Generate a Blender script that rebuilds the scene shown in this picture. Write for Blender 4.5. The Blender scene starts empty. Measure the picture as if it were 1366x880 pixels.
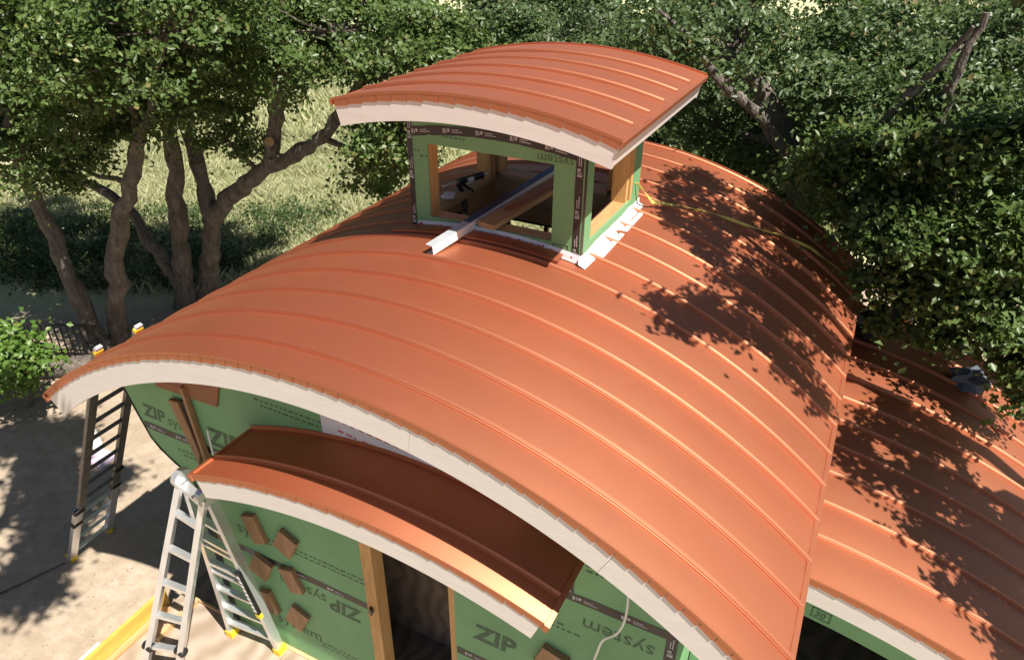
import bpy, math, random
import numpy as np
from mathutils import Vector, Matrix
# ------------------------------------------------------------------ units
# lengths are written in roof-panel widths ("u"); 1 u = 0.40 m.  The roof apex is z = 0 u, the ground is z = GZ.
S, GZ = 0.40, -11.5
def M3(p): return Vector((p[0]*S, p[1]*S, (p[2]-GZ)*S))
scene = bpy.context.scene
# ------------------------------------------------------------------ camera
cam_d = bpy.data.cameras.new('camera'); cam = bpy.data.objects.new('camera', cam_d)
scene.collection.objects.link(cam); scene.camera = cam
cr, cu, cf = Vector((.8946, .4467, .0084)), Vector((-.2368, .4582, .8567)), Vector((-.3789, .7684, -.5157))
cl = M3((6.983, -6.9357, 6.5736))
cam.matrix_world = Matrix(((cr.x, cu.x, -cf.x, cl.x), (cr.y, cu.y, -cf.y, cl.y), (cr.z, cu.z, -cf.z, cl.z), (0, 0, 0, 1)))
cam_d.sensor_width = 36; cam_d.lens = 966.3/1366*36; cam_d.clip_start = .05; cam_d.clip_end = 900
scene.render.resolution_x, scene.render.resolution_y = 1024, 659
# ------------------------------------------------------------------ light
SUN = Vector((.565, -.20, 1.0)).normalized()
world = bpy.data.worlds.new('World'); scene.world = world; world.use_nodes = True
wn = world.node_tree.nodes; wl_ = world.node_tree.links
sky = wn.new('ShaderNodeTexSky'); sky.sky_type = 'NISHITA'; sky.sun_disc = False; sky.air_density = .75; sky.dust_density = .6
sky.sun_elevation = math.asin(SUN.z); sky.sun_rotation = math.atan2(SUN.x, SUN.y)
wl_.new(sky.outputs[0], wn['Background'].inputs[0]); wn['Background'].inputs[1].default_value = 0.05
sd = bpy.data.lights.new('sun', 'SUN'); sd.energy = 5.0; sd.angle = math.radians(.53); sd.color = (1, .95, .87)
so = bpy.data.objects.new('sun', sd); scene.collection.objects.link(so); so.location = (10, -8, 30)
so.rotation_euler = SUN.to_track_quat('Z', 'Y').to_euler()
scene.view_settings.view_transform = 'Standard'; scene.view_settings.look = 'None'
scene.view_settings.exposure = 0.80; scene.view_settings.gamma = 1.0
# ------------------------------------------------------------------ materials
def mat(name): 
    m = bpy.data.materials.new(name); m.use_nodes = True
    nt = m.node_tree; return m, nt, nt.nodes['Principled BSDF'], nt.nodes, nt.links
def tex(nt, kind, scale=5, detail=4, rough=.5, vec=None, **k):
    n = nt.nodes.new(kind)
    n.inputs['Scale'].default_value = scale
    if 'Detail' in n.inputs: n.inputs['Detail'].default_value = detail
    if 'Roughness' in n.inputs: n.inputs['Roughness'].default_value = rough
    for a, b in k.items(): n.inputs[a].default_value = b
    if vec is not None: nt.links.new(vec, n.inputs['Vector'])
    return n
def coords(nt, scale=(1, 1, 1), rot=(0, 0, 0), out='Object'):
    t = nt.nodes.new('ShaderNodeTexCoord'); mp = nt.nodes.new('ShaderNodeMapping')
    mp.inputs['Scale'].default_value = scale; mp.inputs['Rotation'].default_value = rot
    nt.links.new(t.outputs[out], mp.inputs['Vector']); return mp.outputs[0]
def ramp(nt, fac, stops):
    r = nt.nodes.new('ShaderNodeValToRGB'); el = r.color_ramp.elements
    while len(el) < len(stops): el.new(.5)
    for e, (p, c) in zip(el, stops): e.position = p; e.color = (*c, 1) if len(c) == 3 else c
    nt.links.new(fac, r.inputs[0]); return r.outputs[0]
def mix(nt, fac, a, b, mode='MIX'):
    n = nt.nodes.new('ShaderNodeMix'); n.data_type = 'RGBA'; n.blend_type = mode
    for s, v in ((0, fac), (6, a), (7, b)):
        if hasattr(v, 'node'): nt.links.new(v, n.inputs[s])
        elif isinstance(v, (int, float)): n.inputs[s].default_value = v
        else: n.inputs[s].default_value = (*v, 1)
    return n.outputs[2]
def bump(nt, h, b, strength=.3, dist=.01):
    n = nt.nodes.new('ShaderNodeBump'); n.inputs['Strength'].default_value = strength; n.inputs['Distance'].default_value = dist
    nt.links.new(h, n.inputs['Height']); nt.links.new(n.outputs[0], b.inputs['Normal'])
def simple(name, col, rough=.6, metal=0, var=.15, scale=8, stretch=(1, 1, 1), bs=.15, bd=.003, spec=.5):
    m, nt, b, n, l = mat(name)
    c = coords(nt, stretch); t = tex(nt, 'ShaderNodeTexNoise', scale, 6, .6, c)
    lo = tuple(x*(1-var) for x in col); hi = tuple(min(1, x*(1+var)) for x in col)
    l.new(ramp(nt, t.outputs[0], [(.3, lo), (.7, hi)]), b.inputs['Base Color'])
    b.inputs['Roughness'].default_value = rough; b.inputs['Metallic'].default_value = metal
    b.inputs['Specular IOR Level'].default_value = spec
    if bs: bump(nt, t.outputs[0], b, bs, bd)
    return m
def metal_roof(name):
    m, nt, b, n, l = mat(name)
    c = coords(nt); oi = n.new('ShaderNodeObjectInfo')
    big = tex(nt, 'ShaderNodeTexNoise', .55, 3, .5, c)
    base = ramp(nt, big.outputs[0], [(.3, (.375, .046, .013)), (.7, (.445, .063, .019))])
    base = mix(nt, mix_f(nt, oi.outputs['Random'], 0, .22), base, (.25, .04, .014))
    dust = tex(nt, 'ShaderNodeTexNoise', 2.2, 7, .72, c)
    base = mix(nt, ramp(nt, dust.outputs[0], [(.56, (0, 0, 0)), (.82, (.13, .13, .13))]), base, (.52, .30, .20))
    sp = tex(nt, 'ShaderNodeTexVoronoi', 3.3, vec=c)
    base = mix(nt, ramp(nt, sp.outputs['Distance'], [(.022, (.75, .75, .75)), (.036, (0, 0, 0))]), base, (.62, .42, .32))
    l.new(base, b.inputs['Base Color'])
    b.inputs['Metallic'].default_value = .62; b.inputs['Specular IOR Level'].default_value = .3
    gl = n.new('ShaderNodeBsdfGlossy'); gl.inputs['Color'].default_value = (1, .84, .52, 1); gl.inputs['Roughness'].default_value = .55
    ms = n.new('ShaderNodeMixShader'); ms.inputs[0].default_value = .185
    l.new(b.outputs[0], ms.inputs[1]); l.new(gl.outputs[0], ms.inputs[2]); l.new(ms.outputs[0], n['Material Output'].inputs[0])
    r = tex(nt, 'ShaderNodeTexNoise', 1.4, 6, .65, c)
    l.new(ramp(nt, r.outputs[0], [(.3, (.48,)*3), (.72, (.58,)*3)]), b.inputs['Roughness'])
    w = tex(nt, 'ShaderNodeTexNoise', 1.1, 2, .5, coords(nt, (1, .9, 1)))
    bump(nt, w.outputs[0], b, .10, .02); l.new(b.inputs['Normal'].links[0].from_socket, gl.inputs['Normal'])
    return m
def mix_f(nt, v, a, b_):
    n = nt.nodes.new('ShaderNodeMapRange'); n.inputs[3].default_value = a; n.inputs[4].default_value = b_
    nt.links.new(v, n.inputs[0]); return n.outputs[0]
def wood(name, c0, c1, axis='X', scale=7, rough=.65):
    m, nt, b, n, l = mat(name)
    st = {'X': (.12, 1, 1), 'Y': (1, .12, 1), 'Z': (1, 1, .12)}[axis]
    c = coords(nt, st)
    d = tex(nt, 'ShaderNodeTexNoise', scale*.5, 3, .5, c)
    w = tex(nt, 'ShaderNodeTexNoise', scale*4, 5, .65, c, Distortion=1.2)
    k = mix(nt, .5, d.outputs[0], w.outputs[0])
    l.new(ramp(nt, k, [(.35, c0), (.65, c1)]), b.inputs['Base Color']); b.inputs['Roughness'].default_value = rough
    bump(nt, w.outputs[0], b, .25, .003)
    return m
def plywood(name, c0, c1, scale=2.0):
    m, nt, b, n, l = mat(name)
    c = coords(nt, (.6, 1, 1)); w = tex(nt, 'ShaderNodeTexWave', scale, 2, .5, c); w.inputs['Distortion'].default_value = 11; w.inputs['Detail Scale'].default_value = .7
    t = tex(nt, 'ShaderNodeTexNoise', 3, 7, .7, c)
    k = mix(nt, .6, w.outputs[0], t.outputs[0])
    l.new(ramp(nt, k, [(.25, c0), (.75, c1)]), b.inputs['Base Color']); b.inputs['Roughness'].default_value = .75
    bump(nt, t.outputs[0], b, .2, .004)
    return m
MR = metal_roof('copper_painted_metal')
FASC = simple('cream_siding_paint', (.76, .70, .63), .7, 0, .04, 9, (.35, .35, 3), .22, .004)
def zip_green():
    m, nt, b, n, l = mat('green_sheathing')
    c = coords(nt); t = tex(nt, 'ShaderNodeTexNoise', 1.3, 7, .65, c); f = tex(nt, 'ShaderNodeTexNoise', 60, 3, .7, c)
    col = ramp(nt, t.outputs[0], [(.3, (.150, .335, .150)), (.72, (.205, .425, .205))])
    sc = tex(nt, 'ShaderNodeTexNoise', 5, 8, .75, coords(nt, (1, 1, .5)))
    col = mix(nt, ramp(nt, sc.outputs[0], [(.62, (0,)*3), (.82, (.5,)*3)]), col, (.30, .42, .27))
    v = tex(nt, 'ShaderNodeTexVoronoi', 6, vec=c)
    col = mix(nt, ramp(nt, v.outputs['Distance'], [(.030, (.7,)*3), (.05, (0,)*3)]), col, (.07, .12, .06))
    l.new(col, b.inputs['Base Color']); b.inputs['Roughness'].default_value = .62
    bump(nt, f.outputs[0], b, .2, .002); return m
ZIP = zip_green()
INK = simple('black_print_ink', (.070, .135, .072), .7, 0, .4, 30, bs=0)
TAPE = simple('black_seam_tape', (.030, .026, .025), .42, 0, .5, 9, bs=.4, bd=.004)
TAPEW = simple('white_tape_print', (.42, .42, .44), .5, 0, .3, 30, bs=0)
WHITE = simple('white_membrane', (.72, .73, .76), .45, 0, .08, 6, bs=.35, bd=.006)
RED = simple('red_membrane_print', (.55, .04, .08), .6, bs=0)
ORANGE_W = wood('new_lumber', (.46, .24, .08), (.72, .44, .17), 'Z', 9)
LUM_X = wood('new_lumber_lengthwise', (.45, .27, .12), (.68, .47, .25), 'X', 9)
LUM_Y = wood('new_lumber_depthwise', (.40, .23, .09), (.62, .40, .19), 'Y', 9)
CEDAR = wood('block_wood', (.24, .125, .055), (.44, .26, .13), 'Z', 12)
YELB = wood('yellow_lvl_board', (.62, .34, .05), (.82, .55, .14), 'Y', 9)
PLY = plywood('deck_plywood', (.29, .215, .15), (.44, .355, .27))
PLYD = plywood('shaded_plywood', (.16, .115, .08), (.30, .22, .155), 2.6)  # plywood darkened so that its shade sits in the colour
SOFF = wood('soffit_board', (.22, .085, .035), (.34, .15, .06), 'X', 5)
ALU = simple('brushed_aluminium', (.78, .79, .80), .33, .75, .08, 14, (1, 1, .2), .06, .001)
ALUD = simple('weathered_dark_rail', (.17, .155, .14), .45, .5, .3, 14, bs=.05)
YEL = simple('yellow_plastic', (.85, .60, .03), .45, 0, .08)
BLK = simple('black_plastic', (.012, .012, .013), .4, 0, .3, bs=.1)
IRON = simple('black_iron', (.015, .015, .016), .5, .3, .3, bs=.05)
BLUE = simple('blue_film', (.035, .06, .13), .35, .2, .3, 6)
GALV = simple('galvanised_channel', (.70, .73, .77), .35, .5, .1, 8)
PALEW = simple('white_painted_steel', (.80, .79, .77), .4, .1, .05)
LAV = simple('lavender_foam', (.60, .47, .60), .8, 0, .08)
JUG = simple('milky_plastic', (.72, .74, .72), .35, 0, .1)
STRAP = simple('yellow_webbing', (.58, .50, .12), .7, 0, .25, 20)
STRAPW = simple('pale_webbing', (.62, .60, .52), .7, 0, .25, 20)
def bark_m():
    m, nt, b, n, l = mat('oak_bark')
    c = coords(nt, (1, 1, .35)); t = tex(nt, 'ShaderNodeTexNoise', 9, 8, .7, c); v = tex(nt, 'ShaderNodeTexVoronoi', 22, vec=c)
    col = ramp(nt, t.outputs[0], [(.3, (.075, .060, .050)), (.55, (.22, .185, .155)), (.75, (.38, .34, .30))])
    col = mix(nt, ramp(nt, v.outputs['Distance'], [(.05, (0,)*3), (.5, (.6,)*3)]), mix(nt, .6, col, (.05, .04, .03)), col)
    l.new(col, b.inputs['Base Color']); b.inputs['Roughness'].default_value = .9
    bump(nt, mix(nt, .5, t.outputs[0], v.outputs['Distance']), b, 1, .05); return m
BARK = bark_m()
CUT = simple('fresh_cut_wood', (.62, .40, .19), .8)
def leaf_m(name, c0, c1, c2, tr=.30):
    m, nt, b, n, l = mat(name)
    g = n.new('ShaderNodeNewGeometry'); col = ramp(nt, g.outputs['Random Per Island'], [(0, c0), (.6, c1), (.93, c1), (1, c2)])
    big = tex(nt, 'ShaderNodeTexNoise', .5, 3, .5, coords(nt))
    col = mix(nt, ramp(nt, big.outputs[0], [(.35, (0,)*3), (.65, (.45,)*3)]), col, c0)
    l.new(col, b.inputs['Base Color']); b.inputs['Roughness'].default_value = .40; b.inputs['Specular IOR Level'].default_value = .42
    tl = n.new('ShaderNodeBsdfTranslucent'); l.new(mix(nt, .5, col, (.10, .16, .02)), tl.inputs[0])
    ms = n.new('ShaderNodeMixShader'); ms.inputs[0].default_value = tr
    l.new(b.outputs[0], ms.inputs[1]); l.new(tl.outputs[0], ms.inputs[2]); l.new(ms.outputs[0], n['Material Output'].inputs[0]); return m
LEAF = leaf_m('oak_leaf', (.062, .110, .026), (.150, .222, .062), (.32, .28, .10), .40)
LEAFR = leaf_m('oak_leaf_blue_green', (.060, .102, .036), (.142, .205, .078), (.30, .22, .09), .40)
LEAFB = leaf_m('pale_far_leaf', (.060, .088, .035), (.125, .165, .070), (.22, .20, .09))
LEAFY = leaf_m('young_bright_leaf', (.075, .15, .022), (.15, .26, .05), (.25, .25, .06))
GRASS = leaf_m('dry_grass_blade', (.50, .52, .26), (.68, .66, .40), (.75, .70, .48), .4)
WEED = leaf_m('weed_leaf', (.055, .095, .03), (.11, .165, .055), (.22, .20, .08))
def ground_m():
    m, nt, b, n, l = mat('ground_soil_and_grass')
    c = coords(nt); big = tex(nt, 'ShaderNodeTexNoise', .6, 6, .6, c); fine = tex(nt, 'ShaderNodeTexNoise', 9, 9, .75, c); peb = tex(nt, 'ShaderNodeTexVoronoi', 14, vec=c)
    dirt = ramp(nt, big.outputs[0], [(.3, (.38, .295, .21)), (.7, (.53, .43, .325))])
    dirt = mix(nt, ramp(nt, fine.outputs[0], [(.35, (.65,)*3), (.62, (0,)*3)]), dirt, (.33, .26, .185))
    mid = tex(nt, 'ShaderNodeTexNoise', 2.6, 8, .7, c)
    dirt = mix(nt, ramp(nt, mid.outputs[0], [(.40, (.55,)*3), (.56, (0,)*3)]), dirt, (.30, .225, .155))
    dirt = mix(nt, ramp(nt, peb.outputs['Distance'], [(.06, (.5,)*3), (.13, (0,)*3)]), dirt, (.62, .55, .46))
    gr = ramp(nt, fine.outputs[0], [(.3, (.36, .36, .18)), (.5, (.50, .49, .27)), (.72, (.60, .57, .36))])
    sx = n.new('ShaderNodeSeparateXYZ'); l.new(c, sx.inputs[0])
    def math_(op, a, b_):
        q = n.new('ShaderNodeMath'); q.operation = op
        for i, v in enumerate((a, b_)):
            if hasattr(v, 'node'): l.new(v, q.inputs[i])
            else: q.inputs[i].default_value = v
        return q.outputs[0]
    # grass begins beyond the yard: distance along (-x, +y)
    d = math_('ADD', math_('MULTIPLY', sx.outputs[0], -.55), math_('MULTIPLY', sx.outputs[1], .83))
    d = math_('ADD', d, math_('MULTIPLY', big.outputs[0], 2.2))
    f = n.new('ShaderNodeMapRange'); f.inputs[1].default_value = 10.2; f.inputs[2].default_value = 11.4; l.new(d, f.inputs[0])
    l.new(mix(nt, f.outputs[0], dirt, gr), b.inputs['Base Color']); b.inputs['Roughness'].default_value = .95
    bump(nt, mix(nt, .5, fine.outputs[0], big.outputs[0]), b, .6, .05); return m
GROUND = ground_m()
# ------------------------------------------------------------------ object helpers
COL = scene.collection
rng = np.random.default_rng(7); random.seed(7)
def wloc(o):
    v = Vector(o.location)
    while o.parent: o = o.parent; v += o.location
    return v
def mk(name, V, F, m, parent=None, smooth=False, origin=None, raw=False):
    """one mesh object; V in u (world); origin in u for a top-level mesh"""
    V = np.asarray(V, float)
    if not raw: V = np.stack([V[:, 0]*S, V[:, 1]*S, (V[:, 2]-GZ)*S], -1)
    o_ = wloc(parent) if parent else (M3(origin) if origin else Vector((0, 0, 0)))
    V = V-np.array(o_)
    me = bpy.data.meshes.new(name); me.from_pydata(V.tolist(), [], F); me.materials.append(m)
    if smooth: me.polygons.foreach_set('use_smooth', [True]*len(me.polygons)); me.set_sharp_from_angle(angle=math.radians(28))
    ob = bpy.data.objects.new(name, me); COL.objects.link(ob)
    if parent: ob.parent = parent
    else: ob.location = o_
    return ob
def empty(name, loc, label, cat, group=None, kind=None):
    o = bpy.data.objects.new(name, None); COL.objects.link(o); o.location = M3(loc); o.empty_display_size = .1
    return tag(o, label, cat, group, kind)
def tag(o, label=None, cat=None, group=None, kind=None):
    for k, v in (('label', label), ('category', cat), ('group', group), ('kind', kind)):
        if v: o[k] = v
    return o
def part(name, parent):
    o = bpy.data.objects.new(name, None); COL.objects.link(o); o.parent = parent; o.empty_display_size = .1; return o
BOXF = [(0, 1, 3, 2), (4, 6, 7, 5), (0, 4, 5, 1), (2, 3, 7, 6), (0, 2, 6, 4), (1, 5, 7, 3)]
def boxv(x0, x1, y0, y1, z0, z1): return [(x, y, z) for x in (x0, x1) for y in (y0, y1) for z in (z0, z1)]
class MB:
    def __init__(s): s.V = []; s.F = []
    def add(s, V, F):
        b = len(s.V); s.V += [tuple(v) for v in V]; s.F += [tuple(i+b for i in f) for f in F]; return s
    def box(s, *a): return s.add(boxv(*a), BOXF)
    def bar(s, p, q, w, h, up=(0, 0, 1)):
        p, q = Vector(p), Vector(q); d = (q-p).normalized(); r = d.cross(Vector(up)).normalized(); u = r.cross(d)
        return s.add([e+r*(a*w/2)+u*(b*h/2) for e in (p, q) for a in (-1, 1) for b in (-1, 1)], BOXF)
    def tube(s, path, rad, n=8, cap=True):
        path = [Vector(p) for p in path]; m = len(path); V = []; F = []
        if not hasattr(rad, '__len__'): rad = [rad]*m
        r = None
        for i, p in enumerate(path):
            d = (path[min(i+1, m-1)]-path[max(i-1, 0)]).normalized()
            if r is None: r = d.orthogonal().normalized()
            r = (r-d*r.dot(d)).normalized(); u = d.cross(r)
            for k in range(n):
                a = 2*math.pi*k/n; V.append(p+(r*math.cos(a)+u*math.sin(a))*rad[i])
        for i in range(m-1):
            for k in range(n): F.append((i*n+k, i*n+(k+1) % n, (i+1)*n+(k+1) % n, (i+1)*n+k))
        if cap: F += [tuple(range(n))[::-1], tuple(range((m-1)*n, m*n))]
        return s.add(V, F)
    def build(s, name, m, parent=None, **k): return mk(name, s.V, s.F, m, parent, **k)
def arcp(cx, zt, R, a, h): return (cx+(R+h)*math.sin(a), zt-R+(R+h)*math.cos(a))
def arc_box(mb, c, a0, a1, y0, y1, h0, h1, n, h0b=None):
    """solid between radii R+h0..R+h1; h0b: bottom offset at the far end"""
    V = []; F = []
    for i in range(n+1):
        a = a0+(a1-a0)*i/n; hb = h0 if h0b is None else h0+(h0b-h0)*i/n
        for y in (y0, y1):
            for h in (hb, h1):
                x, z = arcp(*c, a, h); V.append((x, y, z))
    for i in range(n):
        b = i*4; F += [(b, b+4, b+5, b+1), (b+2, b+3, b+7, b+6), (b+1, b+5, b+7, b+3), (b, b+2, b+6, b+4)]
    F += [(0, 1, 3, 2), (4*n, 4*n+2, 4*n+3, 4*n+1)]
    mb.add(V, F)
def sweep(mb, c, a0, a1, prof, n, wob=None):
    V = []; F = []; m = len(prof)
    for i in range(n+1):
        a = a0+(a1-a0)*i/n
        for y, h in prof:
            x, z = arcp(*c, a, h+(wob(a, y) if wob else 0)); V.append((x, y, z))
    for i in range(n):
        for j in range(m-1): F.append((i*m+j, (i+1)*m+j, (i+1)*m+j+1, i*m+j+1))
    mb.add(V, F)
def rib(y): return [(y-.086, 0), (y-.082, .022), (y-.062, .026), (y-.060, .044), (y-.032, .072), (y-.010, .074), (y-.004, .0)]
def metal_roofing(parent, c, a0, a1, y0, y1, first, step, n, hole=None, endgap=0):
    """one mesh for each standing-seam panel, rib at its far edge; the sheet is 3 mm proud of the deck"""
    ys = [y0]; y = first
    while y < y1-.15: ys.append(y); y += step
    ys.append(y1)
    for p, q in zip(ys[:-1], ys[1:]):
        mb = MB(); ph = random.random()*6
        wob = lambda a, y, ph=ph: .0030*math.sin(a*19+ph+y*2)+.0035*math.sin(a*8+ph*2)
        kc = random.uniform(.6, 1.3)*.016*(q-p); pr = [(p, 0), (p+(q-p)*.22, kc*.75), (p+(q-p)*.46, kc), (p+(q-p)*.70, kc*.7)]
        if hole and q > hole[2] and p < hole[3]:
            hx0, hx1, hy0, hy1 = hole; al = math.asin((hx0-c[0])/c[2]); ar = math.asin((hx1-c[0])/c[2])
            cuts = sorted({p, q, *[t for t in (hy0, hy1) if p < t < q]})
            for s_, e_ in zip(cuts[:-1], cuts[1:]):
                pf = [(s_, 0)]+(rib(e_) if e_ == q else [])+[(e_, 0)]
                if (s_+e_)/2 > hy0 and (s_+e_)/2 < hy1:
                    if len(cuts) == 2:
                        m2 = MB(); sweep(m2, c, a0, al, pf, n//2, wob); m2.build('metal_panel', MR, parent)
                    else: sweep(mb, c, a0, al, pf, n//2, wob)
                    sweep(mb, c, ar, a1, pf, n//2, wob)
                else: sweep(mb, c, a0, a1, pf, n, wob)
        elif endgap:
            sweep(mb, c, a0, a1, pr+[(q, 0)], n, wob)
            if q < y1: sweep(mb, c, a0+endgap, a1-endgap, rib(q), n)
        else: sweep(mb, c, a0, a1, pr+(rib(q) if q < y1 else [])+[(q, 0)], n, wob)
        mb.build('metal_panel', MR, parent, smooth=True)
    for ye in (y0, y1):   # turned-up ribs along the two gable edges
        mb = MB(); arc_box(mb, c, a0, a1, ye-.003, ye+.035, -.01, .045, n); mb.build('edge_rib', MR, parent)
def trim_tabs(parent, c, a0, a1, y, L, depth=.125):
    n = max(1, round((a1-a0)*c[2]/L)); d = (a1-a0)/n
    for i in range(n):
        mb = MB(); k = random.uniform(-.006, .006)
        arc_box(mb, c, a0+i*d+.001, a0+(i+1)*d-.0005, y-.0155-(i % 2)*.002, y-.003, -depth+.022+k, .004, 2, -depth-.006+k)
        mb.build('trim_tab', MR, parent)
def grid_shell(name, X, Z, y, th, m, parent, skip=None, plane='y'):
    """X,Z 2-D arrays of wall coordinates; closed sheet of thickness th; skip(i,j) leaves an opening"""
    X = np.asarray(X, float); Z = np.asarray(Z, float); a, b = X.shape; V = []; F = []
    for s_ in (0, th):
        for i in range(a):
            for j in range(b): V.append((X[i, j], y+s_, Z[i, j]) if plane == 'y' else (y+s_, X[i, j], Z[i, j]))
    on = lambda i, j: 0 <= i < a-1 and 0 <= j < b-1 and not (skip and skip(i, j))
    N = a*b; ix = lambda i, j: i*b+j
    for i in range(a-1):
        for j in range(b-1):
            if not on(i, j): continue
            q = (ix(i, j), ix(i+1, j), ix(i+1, j+1), ix(i, j+1)); F.append(q); F.append(tuple(N+k for k in q[::-1]))
            for (di, dj), (p0, p1) in (((-1, 0), (q[3], q[0])), ((1, 0), (q[1], q[2])), ((0, -1), (q[0], q[1])), ((0, 1), (q[2], q[3]))):
                if not on(i+di, j+dj): F.append((p1, p0, N+p0, N+p1))
    return mk(name, V, F, m, parent)
def lettering(txt, parent, org, cap, ang=0, plane='y', bold=0., shear=0., m=None, name='lettering', width=1.0):
    cu_ = bpy.data.curves.new('t', 'FONT'); cu_.body = txt; cu_.size = 1; cu_.offset = bold; cu_.shear = shear; cu_.resolution_u = 2
    to = bpy.data.objects.new('t', cu_); COL.objects.link(to)
    bpy.context.view_layer.update(); dg = bpy.context.evaluated_depsgraph_get(); me = bpy.data.meshes.new_from_object(to.evaluated_get(dg)); bpy.data.objects.remove(to)
    V = np.array([v.co[:] for v in me.vertices]); F = [tuple(p.vertices) for p in me.polygons]; bpy.data.meshes.remove(me)
    k = cap/.72; x = V[:, 0]*k*width; z = V[:, 1]*k; ca, sa = math.cos(ang), math.sin(ang)
    u = ca*x-sa*z; w = sa*x+ca*z
    P_ = np.stack([org[0]+u, np.full_like(u, org[1]), org[2]+w], -1) if plane == 'y' else np.stack([np.full_like(u, org[0]), org[1]+u, org[2]+w], -1)
    return mk(name, P_, F, m or INK, parent)
def zip_mark(parent, x, y, z, cap, ang=0, part_='both'):
    ca, sa = math.cos(ang), math.sin(ang)
    if part_ in ('both', 'zip'): lettering('ZIP', parent, (x, y, z), cap, ang, bold=.035, shear=.12)
    dx = 0 if part_ == 'system' else cap*2.15
    if part_ in ('both', 'system'): lettering('system', parent, (x+ca*dx, y, z+sa*dx), cap*.82, ang, shear=.05)
def fine_print(parent, x, y, z, ang, rows=2, n=14, k=1.):
    mb = MB(); ca, sa = math.cos(ang), math.sin(ang); r = random.Random(int(abs(x*91+z*37)))
    for q in range(rows):
        t = .15*q
        for i in range(n):
            w = r.uniform(.05, .15)*k; h = .045*k
            c = [(t, -q*.13*k), (t+w, -q*.13*k), (t+w, -q*.13*k+h), (t, -q*.13*k+h)]
            mb.add([(x+ca*a-sa*b, y, z+sa*a+ca*b) for a, b in c], [(0, 1, 2, 3)]); t += w+.05*k
    tag(mb.build('fine_print', INK, parent), kind='stuff')
def tape_strip(parent, p, q, w=.22, y=None, marks=True, name='seam_tape'):
    """tape in a wall plane y=const between (x,z) points"""
    p, q = Vector(p), Vector(q); d = (q-p); L = d.length; d /= L; nrm = Vector((-d.y, d.x)); mb = MB(); n = max(2, int(L/.35))
    V = []
    for i in range(n+1):
        for s_ in (-1, 1):
            c = p+d*(L*i/n)+nrm*(s_*w/2+random.uniform(-.008, .008)); V.append((c.x, y-.006+random.uniform(-.001, .001), c.y))
    mb.add(V, [(2*i, 2*i+2, 2*i+3, 2*i+1) for i in range(n)]); t = mb.build(name, TAPE, parent)
    if marks:
        mb = MB(); s_ = min(.2, L*.05)
        while s_ < L-.3:
            for a, b_, h0, h1 in ((0, .05, -.05, .05), (.07, .09, -.05, .05), (.11, .17, -.02, .05), (.22, .48, -.035, -.015), (.22, .40, .01, .03)):
                c = [p+d*(s_+u)+nrm*v for u, v in ((a, h0), (b_, h0), (b_, h1), (a, h1))]
                mb.add([(e.x, y-.011, e.y) for e in c], [(0, 1, 2, 3)])
            s_ += random.uniform(.75, 1.25)
        if mb.V: tag(mb.build('tape_print', TAPEW, parent), kind='stuff')
    return t
# ------------------------------------------------------------------ ground
n = 90; gx = np.linspace(-1, 1, n); gx = np.sign(gx)*np.abs(gx)**1.8
Gx, Gy = np.meshgrid(gx*420-20, gx*420+30, indexing='ij')
r0 = np.hypot((Gx+2), (Gy-6)); amp = np.clip((r0-26)/40, 0, 1)
Gz = GZ+amp*(.35*np.sin(Gx*.13+1)+.3*np.sin(Gy*.17)+.15*np.sin(Gx*.31+Gy*.27))
ground = mk('ground', np.stack([Gx.ravel(), Gy.ravel(), Gz.ravel()], -1), [(i*n+j, (i+1)*n+j, (i+1)*n+j+1, i*n+j+1) for i in range(n-1) for j in range(n-1)], GROUND, smooth=True)
tag(ground, kind='structure')
# ------------------------------------------------------------------ house
YW, ZD = 1.42, -10.67
MAIN = (0., 0., 11.958); aM = .70; YB = 14.9
WING = (6., -3.81, 14.27); CAN = (.642, -2.437, 10.75); CUP = (.009, 3.308, 12.228); aC = .2585
house = empty('house', (0, 7, GZ), 'barrel roofed house in green sheathing with copper coloured standing seam metal roofs', 'house')
# --- main roof
roof = part('main_roof', house)
HOLE = (-2.02, 2.02, 6.28, 10.02)
metal_roofing(roof, MAIN, -aM-.004, aM+.004, -.020, YB, .745, 1.0, 72, HOLE)
mb = MB(); al = math.asin(2.0/11.958)
arc_box(mb, MAIN, -aM, aM, .10, 6.3, -.30, -.02, 60); arc_box(mb, MAIN, -aM, aM, 10.0, YB-.08, -.30, -.02, 60)
arc_box(mb, MAIN, -aM, -al, 6.3, 10.0, -.30, -.02, 30); arc_box(mb, MAIN, al, aM, 6.3, 10.0, -.30, -.02, 30)
mb.build('roof_deck', SOFF, roof)
for a, b in ((-aM, -.281), (-.2804, .1597), (.1603, .452), (.4526, aM)):
    mb = MB(); arc_box(mb, MAIN, a, b, .0, .098, -.60+random.uniform(-.004, .004), -.012, 22); mb.build('fascia_board', FASC, roof)
mb = MB(); arc_box(mb, MAIN, -aM, aM, YB-.078, YB-.002, -.60, -.012, 60); mb.build('rear_fascia', FASC, roof)
trim_tabs(roof, MAIN, -aM, aM, 0., .30)
for sgn in (-1, 1):
    mb = MB(); arc_box(mb, MAIN, sgn*aM, sgn*(aM+.010), -.05, YB, -.16, .022, 1); mb.build('eave_trim', MR, roof)
    mb = MB(); arc_box(mb, MAIN, sgn*(aM-.009), sgn*(aM-.0006), .10, YB-.08, -.56, -.302, 1); mb.build('eave_fascia', FASC, roof)
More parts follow.
